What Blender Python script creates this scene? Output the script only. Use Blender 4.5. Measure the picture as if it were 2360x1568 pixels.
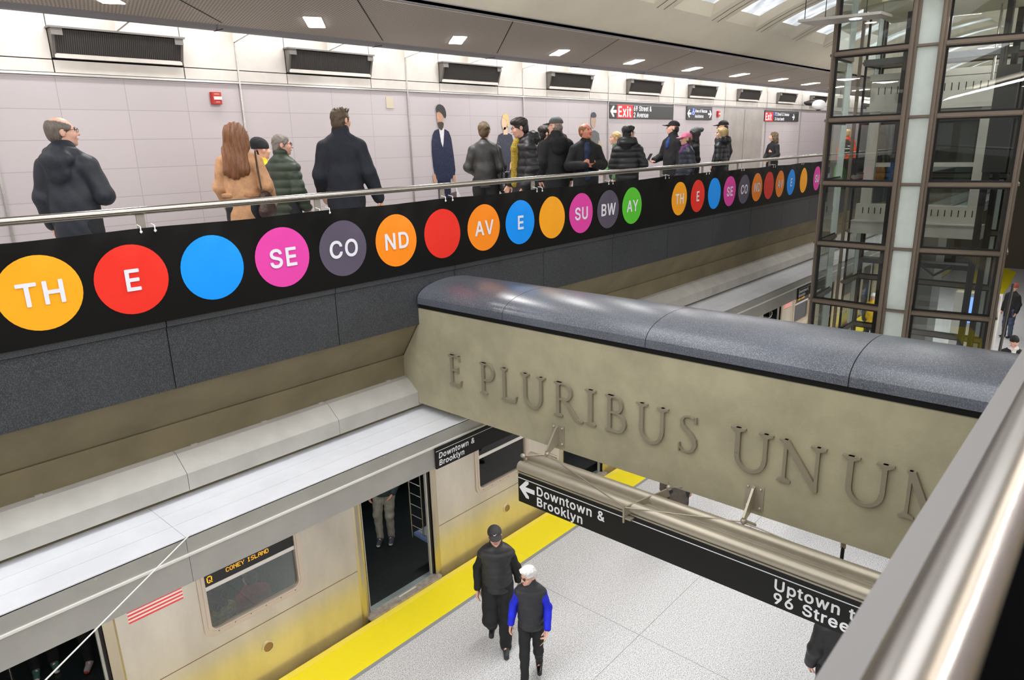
import bpy, math, random
import numpy as np
from mathutils import Vector, Matrix

# ------------------------------------------------------------------ scene, camera, world, exposure
sc = bpy.context.scene
col = sc.collection
for o in list(bpy.data.objects):
    bpy.data.objects.remove(o)

CAM_Z = 6.4                                   # platform floor is z = 0, mezzanine floor z = 4.98
cam_d = bpy.data.cameras.new('camera')
cam = bpy.data.objects.new('camera', cam_d)
col.objects.link(cam)
sc.camera = cam
F_PX = 1602.16
VXP, VYP, CPX = (2680.0, 293.4), (-661.0, 387.4), (1180.0, 784.0)
_X = Vector((VXP[0]-CPX[0], VXP[1]-CPX[1], F_PX)).normalized()
_Y = Vector((VYP[0]-CPX[0], VYP[1]-CPX[1], F_PX)).normalized()
_Z = _X.cross(_Y).normalized()
_Y = _Z.cross(_X).normalized()
_R = Matrix((_X, _Y, _Z))                     # rows: world axes seen in the lens frame (right, down, forward)
cam.matrix_world = Matrix((
    (_R[0][0], -_R[0][1], -_R[0][2], 0.0),
    (_R[1][0], -_R[1][1], -_R[1][2], 0.0),
    (_R[2][0], -_R[2][1], -_R[2][2], CAM_Z),
    (0, 0, 0, 1)))
cam_d.sensor_width = 36.0
cam_d.sensor_fit = 'HORIZONTAL'
cam_d.lens = 36.0 * F_PX / 2360.0
cam_d.clip_start = 0.02
cam_d.clip_end = 200
cam_d.dof.use_dof = True
cam_d.dof.focus_distance = 8.0
cam_d.dof.aperture_fstop = 8.0

sc.view_settings.view_transform = 'Standard'
sc.view_settings.look = 'None'
sc.view_settings.gamma = 1.0
sc.view_settings.exposure = 0.0
sc.view_settings.use_curve_mapping = False

w = bpy.data.worlds.new('station_air')
sc.world = w
w.use_nodes = True
w.node_tree.nodes['Background'].inputs[0].default_value = (1.0, 0.99, 0.98, 1)
w.node_tree.nodes['Background'].inputs[1].default_value = 0.30

def area_lamp(name, loc, size, size_y, power, color=(1, .985, .975), rot=(0, 0, 0), spread=180):
    l = bpy.data.lights.new(name, 'AREA')
    l.shape = 'RECTANGLE'
    l.size, l.size_y, l.energy, l.color = size, size_y, power, color
    l.spread = math.radians(spread)
    o = bpy.data.objects.new(name, l)
    o.location = loc
    o.rotation_euler = rot
    col.objects.link(o)
    return o

# fluorescent rows along both platform edges, under the two mezzanines
area_lamp('platform_light_row', (12, 4.95, 3.40), 40, .16, 560)
area_lamp('platform_light_row', (12, 0.30, 3.60), 40, .16, 720)
# the cove above the wall
area_lamp('cove_light_row', (16, 8.08, 7.93), 44, .10, 400, (1, .985, .99))
for i in range(11):
    area_lamp('downlight_lamp', (-1.65+2.1*i*1.3, -1.9, 7.62), .3, .3, 62)
    area_lamp('downlight_lamp', (.45+2.1*i, 6.98, 7.71), .3, .3, 17 if i < 3 else 26)
# the glow of the glass coffers, and added fill lamps, with no real fittings, that brighten the vault
area_lamp('coffer_glow', (-.5, 3.9, 8.16), 12, 1.6, 215, (.95, .975, 1))
area_lamp('coffer_glow', (-.5, 0.9, 8.16), 12, 1.6, 215, (.95, .975, 1))
area_lamp('coffer_glow', (21, 2.4, 8.3), 27, 1.6, 150, (.96, .98, 1))
area_lamp('vault_fill', (12, -.95, 7.62), 40, .25, 980, (1, .97, .92), (math.radians(180-28), 0, 0))
area_lamp('vault_fill', (12, 5.75, 7.78), 40, .12, 320, (1, .97, .92), (math.radians(180+40), 0, 0))
area_lamp('shaft_lamp', (11.7, 2.4, 7.9), .5, .8, 30)

# outlines of the bold sans-serif letters used on the signs: advance, then closed outlines (per-mille of the type size)
GLYPHS = {
 '&': (468, ['20,107 30,71 54,35 84,8 128,-13 172,-22 220,-22 276,-9 328,17 352,-11 360,-16 440,-14 452,-1 450,11 388,87 401,111 414,143 422,183 422,231 416,237 404,241 352,241 340,236 333,223 324,167 276,223 243,263 308,319 330,355 338,379 340,403 338,427 329,455 312,482 292,502 272,514 240,526 216,530 180,529 128,514 100,495 83,475 68,449 59,415 60,379 68,347 80,322 111,279 60,234 32,195 19,155', '116,113 114,139 120,159 135,179 168,207 236,127 266,91 266,87 244,74 204,63 172,65 148,73 127,91', '156,382 154,407 160,422 176,438 200,444 220,441 236,431 244,415 244,400 240,383 228,367 188,335 181,339']),
 '2': (474, ['50,-6 58,-14 66,-17 386,-17 398,-12 405,-2 405,58 400,66 390,73 189,74 299,190 347,246 380,298 395,346 397,374 392,414 383,438 364,470 334,498 314,511 290,522 262,529 226,532 198,530 162,522 138,512 118,500 97,482 74,454 62,430 51,390 50,366 54,354 62,347 134,348 142,358 147,390 162,418 190,437 222,443 258,438 286,420 301,394 303,362 296,334 270,294 52,58 48,46']),
 '4': (474, ['25,102 30,93 42,88 262,88 265,82 265,2 270,-9 286,-17 338,-17 350,-14 357,-6 360,2 360,86 362,88 414,89 426,97 429,110 429,158 423,174 414,179 362,180 360,182 360,314 354,329 342,334 286,334 269,326 265,314 265,182 262,180 170,180 138,182 325,502 324,514 310,525 250,525 238,522 231,514 26,166']),
 '5': (474, ['46,107 59,67 86,30 130,-2 178,-19 222,-23 278,-15 321,3 342,18 367,43 395,91 406,135 407,163 404,203 395,235 370,280 346,307 331,319 302,335 282,342 230,350 186,345 158,334 155,339 166,435 366,436 377,443 382,451 382,499 382,511 378,518 362,526 98,526 85,519 79,503 52,263 53,247 66,237 126,230 138,233 162,248 194,258 226,260 254,254 282,235 300,211 310,179 311,151 304,123 294,103 275,83 246,69 206,67 174,79 158,91 149,103 135,139 122,146 66,146 54,144 44,131']),
 '6': (474, ['49,131 60,87 85,43 114,14 158,-11 198,-21 226,-23 274,-18 318,0 354,27 383,67 401,111 405,135 405,179 393,227 372,267 338,300 302,319 246,330 222,330 222,335 332,495 337,507 332,519 318,526 254,526 240,519 122,347 76,271 52,203 48,163', '142,151 146,191 165,223 190,242 222,248 258,244 286,224 304,195 311,163 310,143 305,123 287,91 262,72 234,65 214,66 194,71 169,87 148,119']),
 '7': (474, ['48,446 56,438 64,435 297,434 82,6 84,-6 96,-16 168,-16 180,-6 207,46 404,438 407,450 407,510 398,522 388,525 60,525 52,520 46,510']),
 '8': (474, ['38,107 49,71 75,35 110,6 154,-13 202,-23 258,-22 318,-6 361,19 381,39 401,67 411,91 416,115 416,155 401,203 374,242 341,267 360,283 383,315 392,339 398,385 392,423 372,463 334,500 294,521 270,527 226,532 186,528 142,514 106,492 79,463 68,443 59,419 54,379 60,339 69,315 92,283 111,267 78,242 50,202 42,183 37,155', '134,121 133,151 143,179 166,202 198,215 238,218 274,209 302,188 317,159 320,131 310,102 286,79 258,69 214,66 174,75 147,95', '150,370 154,403 168,423 194,438 226,443 258,438 280,427 296,407 302,381 300,355 286,330 266,315 238,307 206,308 178,319 158,341']),
 '9': (474, ['50,318 57,286 68,262 94,226 110,213 130,199 170,183 232,178 117,10 115,-2 126,-14 198,-17 212,-10 328,158 363,214 387,262 401,306 405,350 400,398 382,442 354,480 318,508 274,526 226,532 198,530 158,520 118,498 82,462 59,422 48,374', '142,345 145,378 159,410 182,431 214,443 250,441 278,426 300,398 311,362 308,326 291,290 270,271 238,261 202,263 173,278 153,302']),
 'A': (501, ['1,-2 10,-14 22,-17 82,-17 97,-10 146,124 330,125 334,122 383,-10 398,-17 458,-17 470,-13 477,-6 478,6 381,270 290,516 282,523 274,525 206,525 192,522 184,510 2,10', '182,216 179,218 238,397 254,350 300,218 294,216']),
 'B': (477, ['46,-6 54,-14 62,-17 246,-17 302,-12 354,5 386,25 403,42 422,74 432,110 434,138 431,174 423,198 406,227 384,250 360,266 388,294 408,326 414,374 411,410 406,426 394,452 370,481 338,505 314,515 270,524 242,525 66,525 54,523 48,518 44,506', '142,73 142,215 266,213 290,207 314,192 331,170 338,146 335,114 318,92 294,80 270,75', '142,301 142,435 258,434 278,430 300,418 314,398 319,362 310,337 290,316 270,306 250,302']),
 'C': (531, ['26,211 42,139 56,107 72,79 93,51 114,31 142,11 170,-4 202,-15 234,-21 266,-23 306,-20 366,-3 398,15 425,35 450,64 473,103 488,151 488,163 482,172 470,177 406,176 394,167 386,143 372,119 362,107 338,88 310,76 278,70 246,71 226,75 198,87 178,101 152,131 141,151 126,195 122,223 120,255 123,295 139,355 162,391 178,407 210,428 250,438 298,436 342,419 362,402 374,387 385,367 393,343 402,334 466,332 480,335 487,343 488,355 478,391 464,423 430,468 398,494 362,514 306,529 266,532 202,524 146,501 116,479 88,451 57,403 40,363 26,299 24,255']),
 'D': (523, ['46,-6 54,-14 62,-17 218,-17 290,-9 326,1 358,16 386,35 414,62 447,110 462,146 472,182 478,254 472,326 462,366 432,426 414,449 387,474 362,492 330,508 294,518 222,525 66,525 54,523 48,518 44,506', '142,73 141,434 222,435 270,430 310,414 338,392 354,372 366,350 377,314 382,282 382,230 378,202 371,174 355,138 326,107 286,84 242,75']),
 'E': (440, ['46,-6 54,-14 62,-17 370,-17 382,-14 390,-5 391,58 386,67 378,72 141,74 142,211 358,213 366,218 371,226 372,282 368,294 362,300 354,302 166,302 146,302 141,306 142,435 374,436 382,441 388,450 386,514 378,523 366,525 66,525 52,522 44,510']),
 'H': (538, ['46,-6 54,-14 66,-17 126,-16 139,-6 141,6 142,215 374,215 378,-6 386,-14 394,-17 454,-17 470,-8 473,6 473,502 471,514 458,525 394,525 384,522 378,514 374,305 142,305 139,514 130,523 122,525 62,525 48,518 44,506']),
 'N': (545, ['46,-6 58,-16 122,-17 134,-12 141,-2 140,354 142,358 188,282 374,-10 390,-17 458,-17 475,-10 480,2 479,510 471,522 458,525 398,525 388,518 383,510 382,152 150,517 134,525 62,525 48,518 44,506']),
 'O': (554, ['26,211 41,143 56,107 87,59 114,31 146,8 202,-15 266,-23 306,-20 358,-6 394,12 422,33 462,79 490,135 502,175 509,251 507,299 494,363 479,399 458,435 418,479 390,499 334,524 274,532 230,530 174,514 142,498 110,473 70,427 43,371 32,331 24,259', '122,221 120,255 125,307 141,359 162,391 178,408 194,420 226,434 266,439 302,435 326,426 354,409 372,391 392,359 402,335 412,291 412,223 404,179 393,151 373,119 358,103 326,83 302,74 270,70 242,72 210,81 178,101 152,131 140,151 126,195']),
 'R': (470, ['46,-6 54,-14 62,-17 122,-17 136,-10 141,6 142,180 234,181 238,179 341,-10 354,-16 422,-17 434,-14 443,-2 441,10 339,198 339,202 376,226 394,246 413,282 421,306 425,350 424,378 415,418 404,442 391,462 366,487 342,503 322,511 294,520 270,523 66,525 52,522 44,506', '142,273 142,435 262,433 290,425 306,414 322,390 328,354 323,318 306,292 290,282 254,273']),
 'S': (468, ['24,121 30,93 40,69 64,34 100,5 144,-15 196,-24 256,-24 308,-13 354,9 374,25 396,50 410,73 419,97 424,121 423,157 420,179 410,205 388,234 368,252 340,268 316,280 216,309 160,331 137,353 133,365 132,385 143,409 164,428 196,439 224,442 264,437 292,424 312,403 324,370 336,362 404,363 415,373 416,393 401,441 380,471 344,501 304,520 252,531 200,530 152,521 104,498 78,477 61,457 48,433 38,401 36,373 38,345 44,321 55,301 76,276 120,246 152,232 244,205 300,184 324,161 329,145 329,129 315,101 292,81 268,71 224,66 176,73 148,87 131,105 118,145 108,153 36,153 29,149 24,141']),
 'T': (469, ['18,446 26,438 34,435 176,434 176,2 182,-11 198,-17 254,-17 266,-12 273,-2 273,222 273,434 422,438 431,446 433,458 433,506 426,520 414,525 30,525 22,520 16,510']),
 'U': (538, ['46,146 58,97 82,54 106,28 150,-1 198,-18 258,-24 318,-18 373,2 414,31 446,70 467,122 473,174 471,514 462,523 450,525 394,525 385,522 379,514 376,334 375,162 368,134 355,110 326,84 294,72 242,69 222,73 194,83 173,98 163,110 149,134 142,162 140,510 134,520 126,525 54,523 46,514 44,506']),
 'V': (501, ['1,502 186,1 192,-10 202,-16 274,-17 286,-13 293,-6 456,442 478,502 478,510 473,518 458,525 398,525 390,523 380,514 242,112 99,514 86,525 22,525 6,519 1,510']),
 'W': (707, ['2,498 139,-2 146,-12 158,-17 226,-17 238,-13 245,-6 342,353 440,-6 449,-14 458,-17 526,-17 542,-10 662,418 685,502 682,516 666,525 606,525 598,523 588,514 494,149 490,149 395,514 386,523 378,525 310,525 298,522 289,510 194,144 97,514 90,522 82,525 18,525 9,522 2,514']),
 'Y': (493, ['2,502 186,203 187,6 189,-6 198,-14 266,-17 274,-14 282,-6 284,202 363,330 468,498 469,510 458,523 382,525 368,518 238,304 234,304 100,522 86,525 18,525 3,514']),
 'a': (410, ['15,85 26,49 45,21 72,-2 108,-18 144,-25 192,-22 232,-9 260,10 264,-7 276,-16 336,-17 344,-14 351,-7 354,249 352,277 345,309 326,345 292,376 252,393 204,399 156,397 96,378 52,343 32,313 26,289 32,279 40,274 92,259 104,259 114,265 130,289 156,307 176,313 216,313 236,305 252,290 259,265 256,253 252,249 232,244 120,227 84,215 59,201 36,180 22,153 14,121', '112,88 109,105 113,125 140,143 256,164 259,161 259,141 254,113 244,94 228,79 208,68 172,62 144,65 120,77']),
 'b': (446, ['39,-6 47,-14 55,-16 115,-15 126,-6 131,15 155,-5 183,-18 215,-24 255,-23 295,-12 321,2 354,30 372,54 394,102 405,158 406,218 395,274 375,318 355,345 323,374 287,391 251,400 207,400 167,389 131,365 128,514 119,523 107,525 51,525 39,514', '131,161 130,210 141,258 151,278 163,292 179,304 195,310 235,312 255,306 271,297 286,282 295,266 305,242 310,214 309,158 299,119 279,88 259,72 247,67 203,65 186,70 171,79 155,94 146,110']),
 'c': (417, ['20,158 31,102 52,58 84,21 112,0 156,-18 180,-23 220,-24 264,-17 312,5 345,34 364,62 378,94 378,106 373,114 312,132 300,132 291,126 278,98 263,82 240,69 204,63 170,70 148,86 124,122 114,170 115,218 124,254 144,286 164,303 188,312 208,313 236,309 259,298 276,280 290,254 300,246 368,262 376,270 378,278 363,318 338,350 312,371 276,389 232,400 184,400 136,388 108,374 67,338 52,318 32,278 20,218']),
 'e': (425, ['20,150 29,106 41,78 58,50 87,18 112,0 152,-16 180,-23 212,-24 272,-16 292,-10 321,6 348,29 367,54 381,86 379,98 364,108 304,121 292,112 276,87 256,71 212,63 184,66 152,81 127,110 115,150 136,152 368,152 380,157 386,166 387,218 380,263 365,306 345,338 308,371 284,384 248,396 204,400 156,395 124,383 86,358 55,322 39,294 23,246 18,190', '116,237 124,262 137,282 156,300 176,310 204,313 232,310 252,301 264,290 283,262 288,237']),
 'f': (274, ['-8,322 4,311 65,310 65,6 68,-8 84,-17 144,-16 152,-11 158,-2 159,310 224,311 240,319 245,330 242,386 236,392 224,396 160,396 159,430 165,446 176,454 196,457 224,452 238,458 244,466 258,522 252,533 244,538 224,543 188,546 156,543 132,536 112,525 91,506 76,484 68,466 64,397 4,395 -8,386 -10,374']),
 'h': (431, ['39,-6 47,-14 59,-17 115,-16 128,-6 130,6 130,238 133,254 140,274 159,297 187,310 211,312 239,308 259,294 269,282 278,254 280,6 282,-6 291,-14 299,-17 364,-14 371,-6 374,2 374,222 372,266 363,310 347,343 323,370 283,392 227,400 179,394 159,385 131,366 128,514 119,523 111,525 59,525 45,522 36,506']),
 'i': (188, ['26,470 35,451 54,434 75,427 99,429 119,438 134,454 142,470 141,498 131,517 115,531 95,539 71,539 51,531 34,514 26,494', '39,-6 51,-16 111,-17 123,-12 130,-2 130,374 127,386 115,395 55,396 43,391 38,382']),
 'k': (402, ['39,-6 47,-14 55,-17 111,-17 127,-8 130,6 131,134 151,152 286,-14 295,-17 367,-17 383,-8 387,2 383,12 224,214 359,354 375,374 373,386 367,392 355,396 287,396 275,392 131,246 130,510 121,522 111,525 55,525 43,520 36,506']),
 'l': (210, ['38,60 43,40 60,12 78,-4 95,-12 119,-18 163,-17 187,-12 197,0 183,62 171,70 135,71 131,80 130,380 130,504 127,517 111,526 55,526 43,521 38,512']),
 'n': (431, ['39,-6 47,-14 59,-17 115,-16 128,-6 130,6 131,242 140,274 151,289 161,298 187,310 211,312 239,308 263,290 275,267 279,234 280,6 283,-8 299,-17 355,-17 368,-10 374,2 374,94 373,242 369,286 355,330 331,362 315,376 291,389 247,399 207,400 183,395 159,385 131,366 126,386 115,395 51,395 39,386 36,374']),
 'o': (436, ['20,158 30,106 41,78 58,50 88,17 112,0 156,-18 184,-24 236,-23 264,-17 308,2 332,22 360,54 383,98 392,130 397,162 396,218 386,270 374,298 357,326 328,358 300,378 260,394 232,400 176,399 132,387 108,374 84,355 55,322 32,278 24,246 18,190', '116,151 114,206 124,253 148,290 176,308 192,313 224,312 256,300 272,286 285,266 299,222 301,170 291,122 268,86 240,68 204,63 180,66 164,73 148,86 130,110']),
 'p': (446, ['39,-149 47,-157 55,-160 115,-159 128,-149 130,-137 131,14 155,-5 183,-18 215,-24 255,-23 299,-11 323,3 355,31 373,55 387,83 401,127 405,159 406,215 393,279 375,318 359,341 319,376 295,388 255,399 211,400 179,394 155,383 131,363 125,387 115,395 55,395 47,393 41,387 36,375', '131,161 130,211 141,259 152,279 163,292 179,304 195,310 235,312 255,306 271,297 287,281 295,267 304,243 310,215 309,155 299,119 279,88 259,72 247,67 203,65 183,71 171,79 155,94 147,107 140,123']),
 'r': (281, ['39,-6 47,-14 59,-17 115,-16 128,-6 130,6 130,246 133,258 145,282 167,300 199,309 243,307 255,315 259,326 259,382 255,393 247,398 191,400 159,390 131,372 126,386 115,395 55,396 47,393 39,386 36,374']),
 's': (386, ['22,82 31,54 58,18 90,-4 122,-17 182,-24 226,-21 266,-9 298,10 316,26 333,50 346,86 346,130 331,166 314,186 282,209 142,251 129,262 126,282 134,297 150,309 174,316 202,315 230,305 243,290 258,266 270,261 330,275 339,286 338,298 323,334 302,360 274,381 242,394 206,400 162,400 126,393 87,374 52,342 34,306 31,274 32,254 37,234 47,214 63,194 100,170 122,161 234,130 250,114 251,98 242,82 224,70 198,63 166,63 133,74 118,90 106,118 90,123 30,109 21,98']),
 't': (248, ['-8,322 4,311 49,310 49,90 55,50 69,22 100,-5 140,-19 196,-19 220,-13 227,-6 228,10 219,54 212,65 200,70 164,67 148,74 143,90 143,134 143,310 200,311 216,319 221,330 221,378 216,389 200,396 144,396 142,470 140,478 132,485 64,487 55,482 49,470 48,397 4,395 -8,385 -10,374']),
 'u': (431, ['39,105 47,69 66,33 91,7 127,-12 163,-20 207,-20 247,-8 279,14 284,-7 295,-16 355,-17 367,-12 374,5 373,381 368,389 359,395 299,396 290,393 280,381 280,317 279,153 273,113 257,89 231,72 199,67 171,71 147,89 135,109 132,125 130,373 128,385 119,393 111,396 55,396 43,390 36,377']),
 'v': (411, ['3,370 146,-2 151,-10 163,-16 227,-16 241,-6 363,312 385,370 386,378 383,388 367,396 307,396 294,390 287,378 195,117 99,386 91,393 83,396 15,395 3,386']),
 'w': (588, ['9,370 121,-2 126,-10 137,-16 201,-16 214,-6 285,237 353,-6 361,-14 369,-16 425,-17 437,-13 446,-2 534,286 559,370 558,386 553,392 541,396 481,396 469,390 463,378 397,144 330,386 325,391 313,396 246,394 237,386 235,378 169,145 101,386 93,393 85,396 21,395 9,386']),
 'x': (399, ['6,-2 11,-10 23,-16 87,-17 99,-14 160,74 187,119 191,119 279,-14 291,-17 351,-17 368,-10 373,-2 371,10 246,190 366,370 366,386 355,394 275,393 267,386 221,318 191,267 111,391 99,396 31,396 18,390 14,382 15,370 134,194 8,10']),
 'y': (411, ['2,373 145,-3 130,-43 113,-67 103,-72 59,-70 47,-79 31,-135 31,-143 36,-151 67,-160 119,-159 155,-146 187,-120 215,-75 287,113 385,369 386,381 381,389 367,395 307,395 291,386 195,119 99,385 91,393 83,395 19,395 6,389']),
}
# ------------------------------------------------------------------ helpers
random.seed(7)
rng = np.random.default_rng(7)

def srgb(r, g, b):
    f = lambda c: (c/255/12.92) if c/255 <= 0.04045 else ((c/255+0.055)/1.055)**2.4
    return (f(r), f(g), f(b), 1.0)

MATS = {}
def mat(name, color, rough=.6, metal=0., spec=.5, var=0., vscale=8., bump=0., bscale=60., color2=None, stretch=None,
        emit=None, estr=0., speckle=None, coat=0.):
    """principled surface; var = soft value variation, speckle = (colour, scale, threshold, softness) flecks."""
    if name in MATS:
        return MATS[name]
    m = bpy.data.materials.new(name)
    m.use_nodes = True
    nt = m.node_tree
    N, L = nt.nodes, nt.links
    b = N['Principled BSDF']
    b.inputs['Base Color'].default_value = color
    b.inputs['Roughness'].default_value = rough
    b.inputs['Metallic'].default_value = metal
    b.inputs['Specular IOR Level'].default_value = spec
    b.inputs['Coat Weight'].default_value = coat
    if emit is not None:
        b.inputs['Emission Color'].default_value = emit
        b.inputs['Emission Strength'].default_value = estr
    src = None
    if var or bump or speckle or color2:
        tc = N.new('ShaderNodeTexCoord')
        vec = tc.outputs['Object']
        if stretch:
            mp = N.new('ShaderNodeMapping')
            mp.inputs['Scale'].default_value = stretch
            L.new(vec, mp.inputs['Vector'])
            vec = mp.outputs['Vector']
        if var or color2:
            n = N.new('ShaderNodeTexNoise')
            n.inputs['Scale'].default_value = vscale
            n.inputs['Detail'].default_value = 5
            n.inputs['Roughness'].default_value = .6
            L.new(vec, n.inputs['Vector'])
            mx = N.new('ShaderNodeMix')
            mx.data_type = 'RGBA'
            c2 = color2 if color2 else tuple(c*(1-var) for c in color[:3]) + (1,)
            c1 = color if color2 else tuple(min(1, c*(1+var*.6)) for c in color[:3]) + (1,)
            mx.inputs[6].default_value = c1
            mx.inputs[7].default_value = c2
            ramp = N.new('ShaderNodeMapRange')
            ramp.inputs[1].default_value = .35
            ramp.inputs[2].default_value = .65
            L.new(n.outputs['Fac'], ramp.inputs[0])
            L.new(ramp.outputs[0], mx.inputs[0])
            src = mx.outputs[2]
        if speckle:
            sc_, scale_, thr, soft = speckle
            n2 = N.new('ShaderNodeTexNoise')
            n2.inputs['Scale'].default_value = scale_
            n2.inputs['Detail'].default_value = 3
            L.new(tc.outputs['Object'], n2.inputs['Vector'])
            r2 = N.new('ShaderNodeMapRange')
            r2.inputs[1].default_value = thr - soft
            r2.inputs[2].default_value = thr + soft
            L.new(n2.outputs['Fac'], r2.inputs[0])
            mx2 = N.new('ShaderNodeMix')
            mx2.data_type = 'RGBA'
            mx2.inputs[6].default_value = color
            mx2.inputs[7].default_value = sc_
            if src:
                L.new(src, mx2.inputs[6])
            L.new(r2.outputs[0], mx2.inputs[0])
            src = mx2.outputs[2]
        if src:
            L.new(src, b.inputs['Base Color'])
        if bump:
            nb = N.new('ShaderNodeTexNoise')
            nb.inputs['Scale'].default_value = bscale
            nb.inputs['Detail'].default_value = 4
            L.new(vec, nb.inputs['Vector'])
            bp = N.new('ShaderNodeBump')
            bp.inputs['Strength'].default_value = bump
            bp.inputs['Distance'].default_value = .02
            L.new(nb.outputs['Fac'], bp.inputs['Height'])
            L.new(bp.outputs['Normal'], b.inputs['Normal'])
    MATS[name] = m
    return m

def emis(name, color, strength):
    if name in MATS:
        return MATS[name]
    m = bpy.data.materials.new(name)
    m.use_nodes = True
    b = m.node_tree.nodes['Principled BSDF']
    b.inputs['Base Color'].default_value = (.8, .8, .8, 1)
    b.inputs['Emission Color'].default_value = color
    b.inputs['Emission Strength'].default_value = strength
    MATS[name] = m
    return m

def glass(name, tint=(.9, .95, .93, 1), refl=1.0, rough=.0):
    if name in MATS:
        return MATS[name]
    m = bpy.data.materials.new(name)
    m.use_nodes = True
    nt = m.node_tree
    N, L = nt.nodes, nt.links
    N.remove(N['Principled BSDF'])
    out = N['Material Output']
    tr = N.new('ShaderNodeBsdfTransparent')
    tr.inputs[0].default_value = tint
    gl = N.new('ShaderNodeBsdfGlossy')
    gl.inputs['Roughness'].default_value = rough
    gl.inputs[0].default_value = (1, 1, 1, 1)
    fr = N.new('ShaderNodeFresnel')
    fr.inputs[0].default_value = 1.5
    mu = N.new('ShaderNodeMath')
    mu.operation = 'MULTIPLY'
    mu.inputs[1].default_value = refl
    mix = N.new('ShaderNodeMixShader')
    L.new(fr.outputs[0], mu.inputs[0])
    L.new(mu.outputs[0], mix.inputs[0])
    L.new(tr.outputs[0], mix.inputs[1])
    L.new(gl.outputs[0], mix.inputs[2])
    L.new(mix.outputs[0], out.inputs[0])
    MATS[name] = m
    return m

class MB:
    """collects shapes for one mesh object."""
    def __init__(s):
        s.v, s.f, s.m, s.sm = [], [], [], []
    def add(s, verts, faces, mi=0, smooth=False):
        n = len(s.v)
        s.v += [tuple(p) for p in verts]
        for f in faces:
            s.f.append(tuple(i+n for i in f))
            s.m.append(mi)
            s.sm.append(smooth)
    def box(s, a, b, mi=0):
        x0, y0, z0 = [min(a[i], b[i]) for i in range(3)]
        x1, y1, z1 = [max(a[i], b[i]) for i in range(3)]
        s.add([(x0,y0,z0),(x1,y0,z0),(x1,y1,z0),(x0,y1,z0),(x0,y0,z1),(x1,y0,z1),(x1,y1,z1),(x0,y1,z1)],
              [(0,3,2,1),(4,5,6,7),(0,1,5,4),(1,2,6,5),(2,3,7,6),(3,0,4,7)], mi)
        return s
    def prism(s, pts, d0, d1, axis='x', mi=0, smooth=False, caps=True):
        """extrude a polygon: axis x -> pts are (y,z); axis y -> (x,z); axis z -> (x,y)."""
        def P(p, d):
            return {'x': (d, p[0], p[1]), 'y': (p[0], d, p[1]), 'z': (p[0], p[1], d)}[axis]
        n = len(pts)
        s.add([P(p, d0) for p in pts] + [P(p, d1) for p in pts],
              [(i, (i+1) % n, n+(i+1) % n, n+i) for i in range(n)], mi, smooth)
        if caps:
            s.add([P(p, d0) for p in pts], [tuple(range(n))[::-1]], mi)
            s.add([P(p, d1) for p in pts], [tuple(range(n))], mi)
        return s
    def tube(s, path, r, n=12, mi=0, caps=True, closed=False):
        path = [Vector(p) for p in path]
        rs = r if isinstance(r, (list, tuple)) else [r]*len(path)
        rings = []
        up = None
        m = len(path)
        for i, p in enumerate(path):
            if closed:
                d = (path[(i+1) % m]-path[i-1])
            else:
                d = path[min(i+1, m-1)]-path[max(i-1, 0)]
            d.normalize()
            if up is None:
                up = Vector((0, 0, 1)) if abs(d.z) < .9 else Vector((1, 0, 0))
            a = d.cross(up)
            if a.length < 1e-6:
                a = d.orthogonal()
            a.normalize()
            b = a.cross(d).normalized()
            up = b
            rings.append([p + (a*math.cos(t)+b*math.sin(t))*rs[i] for t in [2*math.pi*k/n for k in range(n)]])
        V = [q for R in rings for q in R]
        F = []
        for i in range(m if closed else m-1):
            j = (i+1) % m
            for k in range(n):
                F.append((i*n+k, i*n+(k+1) % n, j*n+(k+1) % n, j*n+k))
        s.add(V, F, mi, True)
        if caps and not closed:
            s.add(rings[0], [tuple(range(n))], mi)
            s.add(rings[-1], [tuple(range(n))[::-1]], mi)
        return s
    def bar(s, a, b, w, h, mi=0):
        """a rectangular bar from a to b, w wide (horizontal), h deep."""
        a, b = Vector(a), Vector(b)
        d = (b-a).normalized()
        up = Vector((0, 0, 1)) if abs(d.z) < .95 else Vector((1, 0, 0))
        x = d.cross(up).normalized()*(w/2)
        y = d.cross(x).normalized()*(h/2)
        V = [a-x-y, a+x-y, a+x+y, a-x+y, b-x-y, b+x-y, b+x+y, b-x+y]
        s.add(V, [(0,3,2,1),(4,5,6,7),(0,1,5,4),(1,2,6,5),(2,3,7,6),(3,0,4,7)], mi)
        return s
    def ell(s, c, r, n=16, m=10, mi=0, z0=-1., z1=1., rot=None):
        """ellipsoid (or a slice of it between z0 and z1 in unit height)."""
        V, F = [], []
        t0, t1 = math.asin(z0), math.asin(z1)
        for j in range(m+1):
            t = t0+(t1-t0)*j/m
            for k in range(n):
                a = 2*math.pi*k/n
                p = Vector((r[0]*math.cos(t)*math.cos(a), r[1]*math.cos(t)*math.sin(a), r[2]*math.sin(t)))
                if rot:
                    p = rot @ p
                V.append(p+Vector(c))
        for j in range(m):
            for k in range(n):
                F.append((j*n+k, j*n+(k+1) % n, (j+1)*n+(k+1) % n, (j+1)*n+k))
        s.add(V, F, mi, True)
        return s
    def disc(s, c, r, axis, n=32, mi=0, thick=0.0):
        """flat disc; axis = normal vector; with thickness it becomes a short cylinder."""
        ax = Vector(axis).normalized()
        a = ax.orthogonal().normalized()
        b = ax.cross(a)
        c = Vector(c)
        R0 = [c+(a*math.cos(t)+b*math.sin(t))*r for t in [2*math.pi*k/n for k in range(n)]]
        if thick:
            R1 = [p-ax*thick for p in R0]
            s.add(R0+R1, [(k, n+k, n+(k+1) % n, (k+1) % n) for k in range(n)], mi, True)
            s.add(R1, [tuple(range(n))[::-1]], mi)
        s.add(R0, [tuple(range(n))], mi)
        return s
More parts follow.
